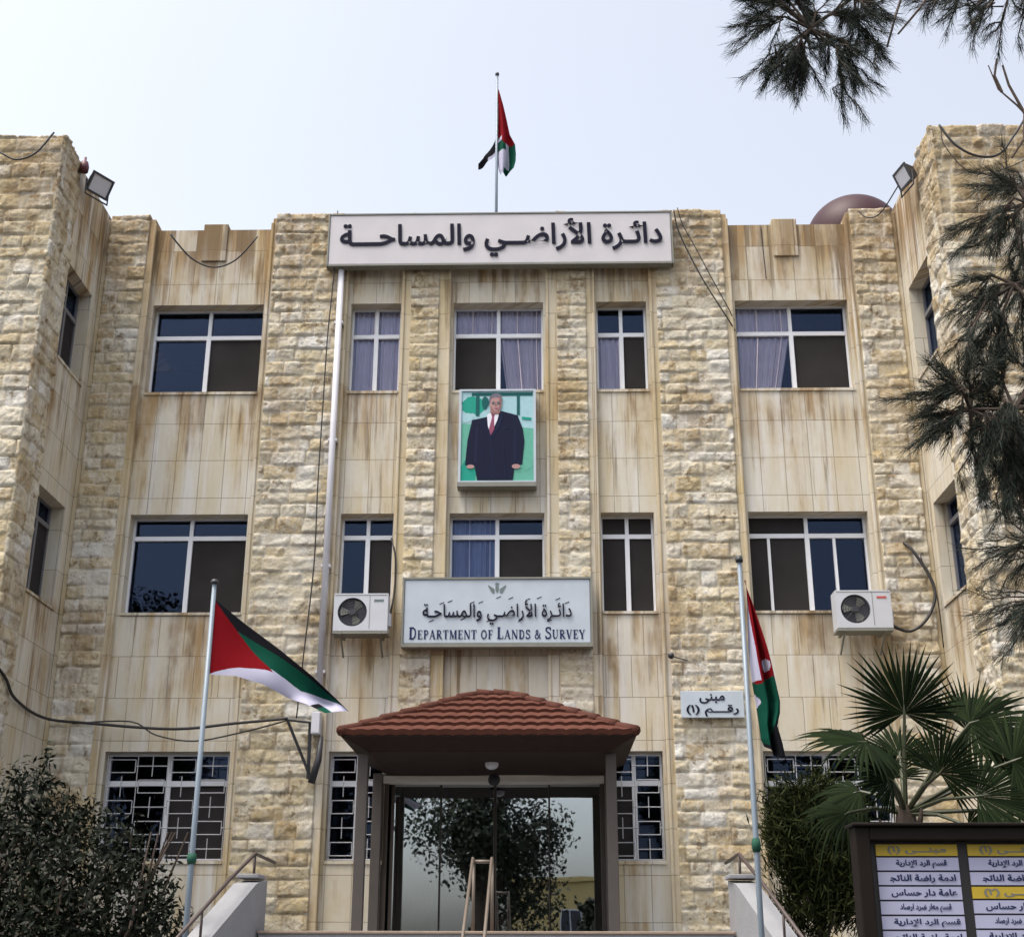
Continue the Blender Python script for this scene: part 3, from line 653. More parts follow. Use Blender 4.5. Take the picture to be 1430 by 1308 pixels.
G = {
 'D': (.78, [([(.18,0),(.18,1)],K),([(.18,.96),(.42,.955),(.60,.80),(.64,.5),(.60,.2),(.42,.045),(.18,.04)],.13),([(.02,.97),(.3,.97)],.06),([(.02,.03),(.3,.03)],.06)]),
 'E': (.68, [([(.18,0),(.18,1)],K),([(.02,.96),(.60,.96)],k_),([(.18,.52),(.48,.52)],k_),([(.02,.04),(.62,.04)],k_),([(.58,1),(.58,.76)],.06),([(.60,0),(.60,.26)],.06),([(.46,.40),(.46,.64)],.05)]),
 'P': (.68, [([(.18,0),(.18,1)],K),([(.18,.96),(.42,.95),(.55,.82),(.55,.65),(.42,.51),(.18,.5)],.12),([(.02,.97),(.3,.97)],.06),([(.02,.03),(.34,.03)],.06)]),
 'A': (.80, [([(.08,0),(.38,1)],.08),([(.36,1),(.66,0)],K),([(.18,.34),(.54,.34)],.07),([(-.02,.03),(.2,.03)],.06),([(.5,.03),(.82,.03)],.06)]),
 'R': (.78, [([(.18,0),(.18,1)],K),([(.18,.96),(.42,.95),(.55,.84),(.55,.67),(.42,.53),(.18,.52)],.12),([(.32,.52),(.66,.02)],.17),([(.02,.97),(.3,.97)],.06),([(.02,.03),(.34,.03)],.06),([(.58,.03),(.78,.03)],.06)]),
 'T': (.72, [([(.35,0),(.35,1)],K),([(.03,.96),(.67,.96)],k_),([(.05,1),(.05,.74)],.06),([(.65,1),(.65,.74)],.06),([(.2,.03),(.5,.03)],.06)]),
 'M': (1.0, [([(.14,0),(.14,1)],.08),([(.16,1),(.48,.05)],K),([(.47,.05),(.78,1)],.08),([(.81,0),(.81,1)],K),([(.02,.03),(.27,.03)],.06),([(.66,.03),(.97,.03)],.06),([(.02,.97),(.2,.97)],.06),([(.8,.97),(.97,.97)],.06)]),
 'N': (.86, [([(.14,0),(.14,1)],.08),([(.15,1),(.68,.02)],K),([(.70,0),(.70,1)],.08),([(.02,.03),(.27,.03)],.06),([(.02,.97),(.2,.97)],.06),([(.58,.97),(.83,.97)],.06)]),
 'O': (.84, [([(.40+.30*math.cos(t*math.pi/8), .5+.45*math.sin(t*math.pi/8)) for t in range(17)],.14)]),
 'F': (.64, [([(.18,0),(.18,1)],K),([(.02,.96),(.58,.96)],k_),([(.18,.52),(.46,.52)],k_),([(.56,1),(.56,.74)],.06),([(.45,.40),(.45,.64)],.05),([(.02,.03),(.36,.03)],.06)]),
 'L': (.66, [([(.18,0),(.18,1)],K),([(.02,.04),(.60,.04)],k_),([(.58,0),(.58,.30)],.06),([(.02,.97),(.36,.97)],.06)]),
 'S': (.62, [([(.52,.80),(.44,.93),(.30,.96),(.14,.90),(.10,.74),(.18,.62),(.36,.52),(.50,.40),(.54,.24),(.46,.09),(.30,.04),(.14,.08),(.07,.22)],.13),([(.53,1),(.53,.72)],.05),([(.06,0),(.06,.30)],.05)]),
 'U': (.84, [([(.18,1),(.18,.35),(.24,.14),(.40,.05)],.17),([(.38,.05),(.56,.12),(.64,.32),(.64,1)],.08),([(.02,.97),(.34,.97)],.06),([(.52,.97),(.77,.97)],.06)]),
 'V': (.80, [([(.12,1),(.40,0)],K),([(.41,.02),(.66,1)],.08),([(-.02,.97),(.3,.97)],.06),([(.54,.97),(.78,.97)],.06)]),
 'Y': (.80, [([(.10,1),(.38,.45)],K),([(.40,.45),(.66,1)],.08),([(.39,.5),(.39,0)],K),([(-.02,.97),(.28,.97)],.06),([(.54,.97),(.78,.97)],.06),([(.24,.03),(.54,.03)],.06)]),
 '&': (.86, [([(.72,.58),(.60,.26),(.40,.05),(.20,.06),(.10,.24),(.18,.44),(.38,.58),(.48,.74),(.44,.92),(.30,.95),(.22,.80),(.28,.62),(.76,.03)],.12)]),
 ' ': (.34, [])}
def serif_line(words, x0, width, y, z0, cap, parent):
    strokes = []; x = 0; wi = 0
    for ch in words:
        wi += ch == ' '
        up = ch.isupper() or ch == '&'; s = 1. if up and ch != '&' else .76; wd, st_ = G[ch.upper()]
        for pts, w_ in st_: strokes.append(([(x+px*s, pz*s) for px, pz in pts], w_*s, wi))
        x += wd*s + .06
    mbs = [MB() for _ in range(wi+1)]; sx = width/x; q = 0
    for pts, w_, wn_ in strokes:
        mb = mbs[wn_]
        for (ax, az), (bx_, bz) in zip(pts[:-1], pts[1:]):
            dx, dz = (bx_-ax), (bz-az); L_ = math.hypot(dx, dz) or 1; ex = 0 if len(pts) == 2 else .03
            nx, nz = -dz/L_*w_/2, dx/L_*w_/2; ax2, az2, bx2, bz2 = ax-dx/L_*ex, az-dz/L_*ex, bx_+dx/L_*ex, bz+dz/L_*ex
            yy = y-.0002*(q % 12); q += 1
            mb.quad(*[(x0+px*sx, yy, z0+pz*cap) for px, pz in ((ax2+nx,az2+nz),(ax2-nx,az2-nz),(bx2-nx,bz2-nz),(bx2+nx,bz2+nz))])
    for mb in mbs: mb.build('english_lettering', M['ink2'], parent)
serif_line('Department of Lands & Survey', X0+.075, 2.42, DY-.006, 5.715, .165, sg)

# building number plate
PY = WY-.20
sg = thing('number_plate', 'small white plate with two lines of black Arabic beside the right-hand flagpole', 'sign', (2.3, PY, 4.7))
MB().box(1.87, 2.715, PY, PY+.035, 4.66, 5.02).build('panel', M['signface2'], sg, bevel=.006)
text_mesh('lettering', '\ufef0\ufee8\ufe92\ufee3', front(2.29, PY-.004, 4.915), M['ink'], sg, bold=.02, width=.34, height=.13, thick=.006)
text_mesh('lettering', '(\u0661) \ufee2\u0640\u0640\u0640\ufed7\ufead', front(2.29, PY-.004, 4.755), M['ink'], sg, bold=.02, width=.70, height=.155, thick=.006)

# ------------------------------------------------------------------ portrait board
QY = WY-.22
pt = thing('portrait_board', 'framed colour portrait of a man in a navy suit hung between the middle windows', 'poster', (-.625, QY, 8))
PX0, PX1, PZ0, PZ1 = -1.145, -.095, 8.035, 9.43
W_, H_ = PX1-PX0, PZ1-PZ0
mb = MB(); mb.box(PX0-.035, PX1+.035, QY+.012, WY-.02, PZ0-.02, PZ1+.03); mb.box(PX0-.035, PX0, QY-.012, QY+.01, PZ0, PZ1); mb.box(PX1, PX1+.035, QY-.012, QY+.01, PZ0, PZ1); mb.box(PX0-.035, PX1+.035, QY-.012, QY+.01, PZ1+.001, PZ1+.03); mb.box(PX0-.035, PX1+.035, QY-.012, QY+.01, PZ0-.02, PZ0-.001)
mb.build('frame', M['signface2'], pt)
MB().box(PX0-.045, PX1+.04, QY-.014, WY-.025, PZ0-.085, PZ0-.022).build('bottom_rail', M['signedge'], pt)
pm = [M[k] for k in ('p_sky','p_green','p_lawn','p_navy','p_navy2','p_skin','p_hair','p_shirt','p_tie','p_dark','p_skin2')]
mb = MB(); lay = [0]
def pp(pts, mi):
    lay[0] += 1; mb.poly([(PX0+W_*a, QY+.008-.0008*lay[0], PZ1-H_*b) for a, b in pts], mi)
def blob(cx, cy, rx, ry, mi, n=14, jit=0, seed=0):
    rg = random.Random(seed); pp([(min(1,max(0,cx+rx*(1+rg.uniform(-jit,jit))*math.cos(2*math.pi*i/n))), min(1,max(0,cy+ry*(1+rg.uniform(-jit,jit))*math.sin(2*math.pi*i/n)))) for i in range(n)], mi)
pp([(0,0),(1,0),(1,1),(0,1)], 0); pp([(0,.36),(1,.42),(1,1),(0,1)], 2); blob(.16,.16,.17,.11,1,16,.25,1); blob(.1,.9,.13,.14,1,16,.2,2); blob(.9,.78,.13,.1,2,12,.2,3); blob(.08,.3,.1,.05,0,10,.2,4)
pp([(.14,.015),(.99,.015),(.99,.05),(.14,.05)], 9); pp([(.20,.05),(.25,.05),(.25,.28),(.20,.28)], 9); pp([(.77,.05),(.81,.05),(.81,.27),(.77,.27)], 9); pp([(.84,.29),(.97,.30),(.97,.33),(.84,.32)], 1); blob(.33,.13,.05,.07,9,10,.2,6)
pp([(.15,.325),(.36,.29),(.42,.24),(.56,.225),(.78,.275),(.85,.42),(.875,.56),(.845,.82),(.74,.835),(.715,.995),(.23,.995),(.19,.835),(.06,.825),(.09,.55)], 3)
pp([(.20,.40),(.235,.40),(.215,.80),(.185,.80)], 4); pp([(.735,.42),(.76,.42),(.755,.80),(.73,.80)], 4); pp([(.40,.48),(.415,.48),(.45,.98),(.435,.98)], 4)
pp([(.36,.29),(.405,.265),(.375,.40),(.415,.50),(.40,.53),(.345,.42),(.365,.375),(.335,.365)], 4); pp([(.53,.245),(.57,.25),(.575,.33),(.545,.34),(.56,.36),(.425,.54),(.415,.50),(.505,.34)], 4)
pp([(.60,.42),(.66,.415),(.66,.425),(.60,.43)], 4); pp([(.28,.62),(.29,.62),(.30,.80),(.285,.80)], 4); pp([(.58,.60),(.59,.60),(.62,.95),(.60,.95)], 4)
blob(.135,.845,.055,.022,5,12); blob(.76,.845,.06,.026,5,12)
pp([(.355,.27),(.42,.235),(.53,.235),(.50,.33),(.41,.49),(.37,.40)], 7); pp([(.415,.255),(.47,.255),(.455,.30),(.46,.43),(.41,.50),(.385,.43),(.425,.30)], 8)
pp([(.40,.19),(.54,.19),(.535,.25),(.46,.27),(.40,.25)], 5); blob(.475,.145,.085,.105,5,18); pp([(.385,.14),(.385,.075),(.43,.035),(.50,.025),(.56,.05),(.57,.12),(.55,.085),(.47,.07),(.41,.09),(.40,.14)], 6)
pp([(.52,.06),(.555,.09),(.558,.16),(.535,.22),(.50,.245),(.525,.17)], 10); pp([(.405,.17),(.43,.2),(.465,.235),(.45,.24),(.41,.21)], 10); pp([(.472,.13),(.485,.13),(.492,.172),(.465,.172)], 10); pp([(.40,.235),(.535,.235),(.52,.262),(.42,.262)], 10); pp([(.422,.140),(.455,.137),(.455,.150),(.425,.150)], 9); pp([(.497,.137),(.53,.14),(.527,.150),(.499,.150)], 9); pp([(.425,.125),(.46,.12),(.46,.132),(.425,.137)], 6); pp([(.495,.12),(.535,.125),(.535,.137),(.495,.132)], 6); pp([(.455,.195),(.515,.195),(.50,.208),(.47,.208)], 8)
mb.build('print', pm, pt)

# ------------------------------------------------------------------ air conditioners
def make_ac(loc, label, w_=.74, h=.52):
    t = thing('air_conditioner', label, 'air conditioner', (0,0,0), 'outdoor air conditioner units on the facade')
    mb = MB(); n = 30; cx, cz, r = -.115, h/2, .20
    # front with a round opening
    x0_, x1_ = -w_/2, w_/2
    ring = [(cx+r*math.cos(2*math.pi*i/n), cz+r*math.sin(2*math.pi*i/n)) for i in range(n)]
    def rim(a):
        c_, s_ = math.cos(a), math.sin(a); k = min((x0_-cx)/c_ if c_ < -1e-6 else 9, (.12-cx)/c_ if c_ > 1e-6 else 9, (0-cz)/s_ if s_ < -1e-6 else 9, (h-cz)/s_ if s_ > 1e-6 else 9); return (cx+c_*k, cz+s_*k)
    angs = sorted([2*math.pi*i/n for i in range(n)] + [math.atan2(q-cz, p-cx) % (2*math.pi) for p in (x0_, .12) for q in (0, h)])
    for a, b in zip(angs, angs[1:]+[angs[0]+2*math.pi]):
        p, q = rim(a), rim(b); mb.quad((cx+r*math.cos(a),0,cz+r*math.sin(a)),(cx+r*math.cos(b),0,cz+r*math.sin(b)),(q[0],0,q[1]),(p[0],0,p[1]))
        mb.quad((cx+r*math.cos(a),0,cz+r*math.sin(a)),(cx+r*math.cos(a),.05,cz+r*math.sin(a)),(cx+r*math.cos(b),.05,cz+r*math.sin(b)),(cx+r*math.cos(b),0,cz+r*math.sin(b)))
    mb.quad((.12,0,0),(x1_,0,0),(x1_,0,h),(.12,0,h))
    mb.quad((x0_,0,0),(x0_,0,h),(x0_,.28,h),(x0_,.28,0)); mb.quad((x1_,0,h),(x1_,0,0),(x1_,.28,0),(x1_,.28,h)); mb.quad((x0_,0,h),(x1_,0,h),(x1_,.28,h),(x0_,.28,h)); mb.quad((x0_,.28,0),(x1_,.28,0),(x1_,0,0),(x0_,0,0))
    mb.box(x1_, x1_+.035, .08, .2, .08, .26)
    body = mb.build('casing', M['ac'], t)
    mb = MB(); mb.box(.118, .124, -.004, -.001, .03, h-.03); mb.box(x0_+.01, x1_-.01, -.004, -.001, h-.026, h-.02); mb.build('seam', M['signedge'], body)
    MB().box(x1_-.19, x1_-.06, -.005, -.001, h-.115, h-.085).build('badge', M['emblem' if 'left' in label else 'red'], body)
    mb = MB()
    MB().lathe((cx, .05, cz), [(0,0),(r,0)], 30, axis='y').build('fan_recess', M['ac_dark'], body)
    for k in range(3):                                  # fan blades
        a0 = k*2*math.pi/3+.4
        P = [(cx+q*math.cos(a0+e), .042 - d, cz+q*math.sin(a0+e)) for q, e, d in ((.04,0,0),(.17,.15,.0),(.18,.6,.022),(.165,.95,.03),(.05,.9,.012))]
        mb.poly(P)
    mb.lathe((cx,.03,cz), [(0,-.01),(.045,-.008),(.05,.02)], 16, axis='y'); mb.build('fan', M['signedge'], body)
    mb = MB()
    for q in (.06,.095,.13,.165,.195): mb.tube([(cx+q*math.cos(2*math.pi*i/28), .004, cz+q*math.sin(2*math.pi*i/28)) for i in range(29)], .0032, 4, cap=False)
    for i in range(8): a = math.pi*i/4; mb.tube([(cx+.04*math.cos(a), .006, cz+.04*math.sin(a)), (cx+.2*math.cos(a), .006, cz+.2*math.sin(a))], .0028, 4)
    mb.lathe((cx,.002,cz), [(0,-.004),(.042,-.004),(.042,.003)], 16, axis='y'); mb.build('fan_guard', M['ac_dark'], body)
    mb = MB()
    for x in (x0_+.1, x1_-.1): mb.box(x-.02, x+.02, -.01, .42, -.045, -.004); mb.tube([(x, .05, -.04), (x, .41, -.28)], .014, 6)
    mb.box(x0_-.005, x1_+.005, .0, .29, -.04, -.005); mb.build('bracket', M['signedge'], t)
    t.location = loc; return t
make_ac((-2.46, WY-.46, 5.80), 'white fan unit under the narrow window left of the department sign')
make_ac((4.37, WY-.46, 5.82), 'white fan unit with a red badge under the wide right-hand window', .745, .52)

# ------------------------------------------------------------------ pipes, cables, boxes and lamps on the wall
def cable(name, pts, label, cat, r=.011, group=None, mt=None):
    P = [Vector(p) for p in pts]; out = []
    for i in range(len(P)-1):
        p0, p1, p2, p3 = P[max(i-1,0)], P[i], P[i+1], P[min(i+2, len(P)-1)]
        for t in (0,.2,.4,.6,.8): out.append(.5*((2*p1)+(p2-p0)*t+(2*p0-5*p1+4*p2-p3)*t*t+(3*p1-p0-3*p2+p3)*t**3))
    out.append(P[-1])
    return tag(MB().tube(out, r, 6).build(name, mt or M['cable'], smooth=True), label, cat, group)
dp = thing('drainpipe', 'white plastic drainpipe running down from the left end of the roof sign', 'pipe', (-3.02, WY-.16, 5.2))
MB().tube([(-3.02, WY-.17, 11.49), (-3.02, WY-.17, 4.95)], .047, 12).build('pipe', M['pipe'], dp, smooth=True)
for z in (10.6, 8.7, 6.8, 5.3): MB().box(-3.085, -2.955, WY-.19, WY-.06, z-.02, z+.02).build('clip', M['pipe'], dp)
jb = thing('junction_box', 'white meter box below the end of the drainpipe', 'box', (-3.04, WY-.2, 4.4))
MB().box(-3.09, -2.97, WY-.26, WY-.10, 4.44, 4.74).build('casing', M['ac'], jb, bevel=.01); MB().box(-3.08, -2.98, WY-.268, WY-.262, 4.46, 4.72).build('cover', M['pipe'], jb)
cb = thing('cable_bracket', 'black triangular iron bracket holding the overhead cable beside the meter box', 'bracket', (-3.15, WY-.3, 3.9))
mb = MB(); mb.tube([(-3.38, WY-.42, 4.60), (-3.06, WY-.20, 3.86)], .020, 6); mb.tube([(-3.11, WY-.20, 4.60), (-3.10, WY-.20, 3.86)], .026, 6); mb.tube([(-3.38, WY-.42, 4.60), (-3.08, WY-.20, 4.60)], .016, 6); mb.build('arm', M['dark_iron'], cb)
mb = MB(); mb.tube([(-2.95, WY-.22, 4.42), (-2.97, WY-.24, 4.1), (-3.05, WY-.24, 3.80)], [.03,.045,.05], 8); mb.build('insulator', M['dark_iron'], cb, smooth=True)
cable('power_cable', [(-6.80,15.6,5.15),(-6.69,16.2,4.92),(-6.70,16.66,4.72),(-6.66,17.6,4.64),(-6.08,17.68,4.58),(-4.92,17.68,4.50),(-4.07,17.64,4.57),(-3.38,17.58,4.62)], 'thick black power cable sagging across the left wing to the iron bracket', 'cable', .020)
cable('power_cable', [(-6.3,17.7,4.58),(-5.51,17.68,4.60),(-5.15,17.68,4.42),(-4.62,17.68,4.34),(-3.96,17.66,4.46),(-3.36,17.58,4.60)], 'thinner black cable hanging in a lower loop under the thick power cable', 'cable', .011)
cable('parapet_cable', [(-5.67,17.80,12.10),(-5.66,17.74,12.06),(-5.35,17.82,11.72),(-5.0,17.85,11.57),(-4.66,17.84,11.69),(-4.35,17.82,12.08)], 'dark cable hanging in a loop on the parapet above the top left window', 'cable', .014, 'cables looped along the roof edge')
cable('parapet_cable', [(-8.0,15.78,12.5),(-7.56,15.74,12.24),(-7.33,15.74,12.13),(-7.08,15.76,12.25),(-6.87,15.78,12.60)], 'dark cable looped at the top of the left wing front', 'cable', .014, 'cables looped along the roof edge')
cable('parapet_cable', [(5.60,15.78,12.56),(5.77,15.74,12.21),(6.04,15.72,12.01),(6.34,15.72,12.03),(6.60,15.74,12.35),(6.78,15.78,12.62)], 'thick dark cable looped at the top of the right wing front', 'cable', .017, 'cables looped along the roof edge')
cable('parapet_cable', [(5.62,15.78,12.5),(5.64,15.77,12.2),(5.95,15.74,11.75),(6.5,15.74,11.85),(7.2,15.78,12.3)], 'thin grey cable hanging lower than the thick loop on the right wing', 'cable', .007, 'cables looped along the roof edge')
cable('slack_cable', [(2.07,17.72,12.42),(2.13,17.76,12.1),(2.27,17.78,11.72),(2.50,17.80,11.20),(2.84,17.85,10.58),(2.98,18.1,10.5)], 'black cable slanting from the right end of the roof sign to the wide window', 'cable', .011, 'slack cables right of the roof sign')
cable('slack_cable', [(2.13,17.72,12.46),(2.20,17.76,12.2),(2.36,17.78,11.85),(2.62,17.80,11.25),(2.86,17.85,10.74),(2.97,18.1,10.66)], 'second thinner cable slanting just above the black one right of the roof sign', 'cable', .008, 'slack cables right of the roof sign')
cable('wall_cable', [(-3.12,17.78,12.5),(-3.12,17.78,11.5),(-3.17,17.80,10.4),(-3.18,17.79,9.3),(-3.19,17.79,8.0),(-3.18,17.79,6.8),(-3.26,17.79,5.4),(-3.3,17.79,4.66)], 'thin black cable running down the rough stone left of the drainpipe', 'cable', .010)
cable('refrigerant_pipe', [(-2.14,18.1,7.28),(-2.10,17.93,7.16),(-2.05,17.90,6.92),(-2.05,17.90,6.45),(-2.09,17.8,6.06)], 'black insulated hose curving down to the left fan unit', 'pipe', .014)
cable('refrigerant_pipe', [(5.10,17.90,7.12),(5.18,17.80,6.98),(5.36,17.75,6.6),(5.40,17.72,6.3),(5.25,17.70,5.98),(5.0,17.68,5.80),(4.74,17.66,5.88)], 'black insulated hose curving from the wing corner to the right fan unit', 'pipe', .022)
cable('wall_cable', [(5.47,17.94,12.2),(5.46,17.94,9.0),(5.44,17.94,7.2),(5.30,17.85,6.9),(5.44,17.80,6.4),(5.46,17.8,5.6)], 'thin cable dropping down the inner corner of the right wing', 'cable', .008)
cable('wall_cable', [(3.42,17.90,12.22),(3.44,17.95,11.9),(3.46,17.97,11.35)], 'short dark cable hanging on the parapet above the top right window', 'cable', .008)
cable('slack_cable', [(4.92,17.84,12.45),(5.02,17.76,12.28),(5.18,17.6,12.25),(5.34,17.2,12.42),(5.40,16.95,12.5)], 'short dark cable sagging from the corner pilaster to the right floodlight', 'cable', .010)
ln = thing('wall_lamp', 'small black lamp fixed to the right-hand wide rough pilaster above the number plate', 'lamp', (1.78, WY-.2, 5.5))
MB().lathe((1.76, WY-.24, 5.49), [(0,-.06),(.035,-.055),(.045,0),(.03,.05),(0,.06)], 10, axis='y').build('head', M['dark_iron'], ln, smooth=True); MB().tube([(1.78,WY-.2,5.49),(2.0,WY-.16,5.44)], .008, 5).build('arm', M['dark_iron'], ln)
def floodlight(loc, yaw, pitch, label, s=1.):
    t = thing('floodlight', label, 'floodlight', (0,0,0), 'floodlights on the wing tops')
    Mx = Matrix.Rotation(yaw, 4, 'Z') @ Matrix.Rotation(pitch, 4, 'X') @ Matrix.Scale(s, 4)
    mb = MB(); f = [(-.20,0,-.16),(.20,0,-.16),(.20,0,.16),(-.20,0,.16)]; b = [(-.11,.20,-.09),(.11,.20,-.09),(.11,.20,.09),(-.11,.20,.09)]
    F4 = [Mx @ Vector(p) for p in f]; B4 = [Mx @ Vector(p) for p in b]
    for i in range(4): j = (i+1) % 4; mb.quad(F4[i], B4[i], B4[j], F4[j])
    mb.quad(*B4); mb.build('casing', M['lampbody'], t)
    mb = MB(); mb.box(-.175, .175, -.008, .004, -.135, .135, M=Mx); mb.build('lens', M['lens'], t)
    mb = MB()
    for a in ((-.21,.21,-.02,.012,-.17,-.135),(-.21,.21,-.02,.012,.135,.17),(-.21,-.175,-.02,.012,-.135,.135),(.175,.21,-.02,.012,-.135,.135)): mb.box(*a, M=Mx)
    mb.build('bezel', M['lampbody'], t)
    mb = MB(); mb.tube([Mx @ Vector((-.22,.06,0)), Mx @ Vector((-.22,.06,0)) + Vector((0,.0,-.24)), Mx @ Vector((.22,.06,0)) + Vector((0,0,-.24)), Mx @ Vector((.22,.06,0))], .014, 6); mb.build('yoke', M['dark_iron'], t)
    t.location = loc; return t
floodlight((-6.48, 16.72, 12.32), R_(58), R_(28), 'dark floodlight with a pale lens on the return of the left wing', .92)
floodlight((5.28, 16.62, 12.26), R_(-78), R_(22), 'dark floodlight tipped down on the return of the right wing', .85)
ln = thing('wall_lamp', 'small maroon lamp stub above the floodlight on the left wing', 'lamp', (-6.7, 16.5, 12.5))
mb = MB(); mb.lathe((-6.66, 16.5, 12.50), [(.0,-.09),(.06,-.085),(.07,0),(.05,.08),(.02,.10),(.02,.16),(0,.165)], 12); mb.build('head', M['maroon'], ln, smooth=True); MB().tube([(-6.76,16.5,12.42),(-6.66,16.5,12.44)], .018, 6).build('arm', M['dark_iron'], ln)

# ------------------------------------------------------------------ dome on the roof
dm = thing('roof_dome', 'maroon dome showing over the parapet near the right wing', 'dome', (5.9, 22.4, 11.95))
MB().lathe((6.05, 22.4, 11.95), [(.92,0),(.92,1.75),(.98,1.75),(.98,1.9)], 40).build('drum', M['concrete'], dm, smooth=False)
r = .93; MB().lathe((6.05, 22.4, 13.85), [(r*math.cos(a*math.pi/40), 1.0+r*math.sin(a*math.pi/40)-.35) for a in range(21)] , 48).build('shell', M['dome'], dm, smooth=True)
MB().lathe((6.05, 22.4, 13.85), [(.93,0),(.93,.66)], 40).build('neck', M['dome'], dm, smooth=True)

# ------------------------------------------------------------------ flags
def flag_mesh(fn, nu, nv, colour):
    mb = MB()
    for i in range(nu):
        for j in range(nv):
            u0_, u1_, v0_, v1_ = i/nu, (i+1)/nu, j/nv, (j+1)/nv
            mb.quad(fn(u0_,v0_), fn(u1_,v0_), fn(u1_,v1_), fn(u0_,v1_), colour((u0_+u1_)/2, (v0_+v1_)/2))
    return mb
def weld(mb):
    d = {}; nv_ = []; mp = []
    for v in mb.v:
        k = tuple(round(c, 5) for c in v)
        if k not in d: d[k] = len(nv_); nv_.append(v)
        mp.append(d[k])
    mb.v = nv_; mb.f = [tuple(mp[i] for i in f) for f in mb.f]
    keep = [(f, m) for f, m in zip(mb.f, mb.m) if len(set(f)) > 2]
    mb.f = [tuple(dict.fromkeys(f)) for f, _ in keep]; mb.m = [m for _, m in keep]; return mb
FM = [M['f_red'], M['f_black'], M['f_green'], M['f_white']]
def interp(tab, t):
    n = len(tab)-1; x = min(max(t, 0), .99999)*n; i = int(x); f = x-i; return tuple(a+(b-a)*f for a, b in zip(tab[i], tab[i+1]))
def flagpole(loc, h, r, label, tie=None, base=0):
    t = thing('flagpole', label, 'flagpole', loc, 'flagpoles')
    x, y, z = loc
    MB().tube([(x,y,z),(x,y,z+h*.5),(x,y,z+h)], [r*1.15,r,r*.85], 12).build('pole', M['pole'], t, smooth=True)
    MB().lathe((x,y,z+h), [(0,.05),(r*1.2,.045),(r*1.5,.02),(r*1.4,0),(0,-.002)], 12).build('finial', M['dark_iron'], t, smooth=True)
    if tie: MB().tube([(x,y,tie-.05),(x,y,tie),(x,y,tie+.05)], [r*1.35,r*1.7,r*1.35], 10).build('cord_wrap', M['tie'], t, smooth=True)
    MB().box(x-r*4, x+r*4, y-r*4, y+r*4, z, z+.03).build('base_plate', M['pole'], t)
    return t
KY = 13.6/9
LP = (-3.485, 13.6)
flagpole((LP[0], LP[1], 0), 5.37, .029, 'left-hand flagpole with a triangle-hoist flag flying out to the right', tie=2.55)
T9 = [(-2.30,3.985),(-2.06,3.80),(-1.81,3.62),(-1.56,3.42),(-1.44,3.315),(-1.32,3.20)]; B9 = [(-2.30,3.45),(-2.10,3.435),(-1.91,3.375),(-1.75,3.295),(-1.60,3.235),(-1.46,3.17)]
sc_ = lambda p: (p[0]*KY, 1.6+(p[1]-1.6)*KY)
def left_flag(u, v):
    t = sc_(interp(T9, u)); b = sc_(interp(B9, u))
    wv = .075*math.sin(u*9+v*2.2)*u + .045*math.sin(u*19-v*4)*u + .06*math.sin(v*math.pi*1.6)*u
    z = t[1]+(b[1]-t[1])*v + .012*math.sin(u*14+v*3)*(v*(1-v)*4)
    return (t[0]+(b[0]-t[0])*v, LP[1]+wv, z)
def left_col(u, v):
    if u < .43*(1-abs(v-.62)/(.62 if v < .62 else .38)*1.0): return 0
    if u > .84 and v > .70: return 2 if u > .90 else 1
    lim = .20*(1-u*.95)+.015
    if v < lim*1.15: return 1
    return 2 if v < (.62-.10*u if u < .62 else max(0., .56*(.97-u)/.35)) else 3
tag(weld(flag_mesh(left_flag, 200, 120, left_col)).build('flag', FM, smooth=True), 'flag with a red triangle and black green and white bands blowing on the left pole', 'flag', 'flags')
RP = (1.60, 10.3)
flagpole((RP[0], RP[1], 0), 4.62, .021, 'right-hand flagpole with a limp flag in front of the rough stone', tie=2.42)
KR = 10.3/9.5
rows = [  # height, left edge, right edge, share of white beside the pole
 (4.24,1.49,1.50),(4.05,1.49,1.553),(3.90,1.485,1.59),(3.75,1.485,1.625),(3.62,1.49,1.652),(3.48,1.50,1.676),(3.34,1.515,1.70),(3.26,1.52,1.695),(3.18,1.525,1.672),(3.08,1.53,1.70),(2.97,1.55,1.72)]
def right_flag(u, v):
    z, a, b = interp(rows, v); a *= KR; b *= KR; z = 1.6+(z-1.6)*KR
    a += .025
    fold = .055*math.sin(u*math.pi*3.2+v*2.5)*min(1, v*3) + .02*math.sin(u*17+v*5)*min(1, v*3)
    zz = z - .10*u*max(0, v-.75)*2 + (.06*(1-u) if v > .9 else 0)*(v-.9)*10
    return (a+(b-a)*(u+.04*math.sin(v*9+u*4)*u*(1-u)*4), RP[1]-.02+fold, zz)
def right_col(u, v):
    if v < .52:
        e = .06+.30*max(0, min(1, v/.3))
        if v < .49 and u < e: return 3
        if .375 < v < .44 and .60 < u < .92 and abs(v-.407)*9+abs(u-.76)*1.6 < .36: return 3
        if v > .49 + .02*math.sin(u*6): return 2
        return 0
    if v < .65 and u < .20*(1-abs(v-.60)/.05) : return 3
    if v > .72 and u > 1.05-(v-.72)*3.0: return 1
    if v > .95: return 1
    return 2
tag(weld(flag_mesh(right_flag, 46, 110, right_col)).build('flag', FM, smooth=True), 'limp folded flag of red white green and black hanging on the right pole', 'flag', 'flags')
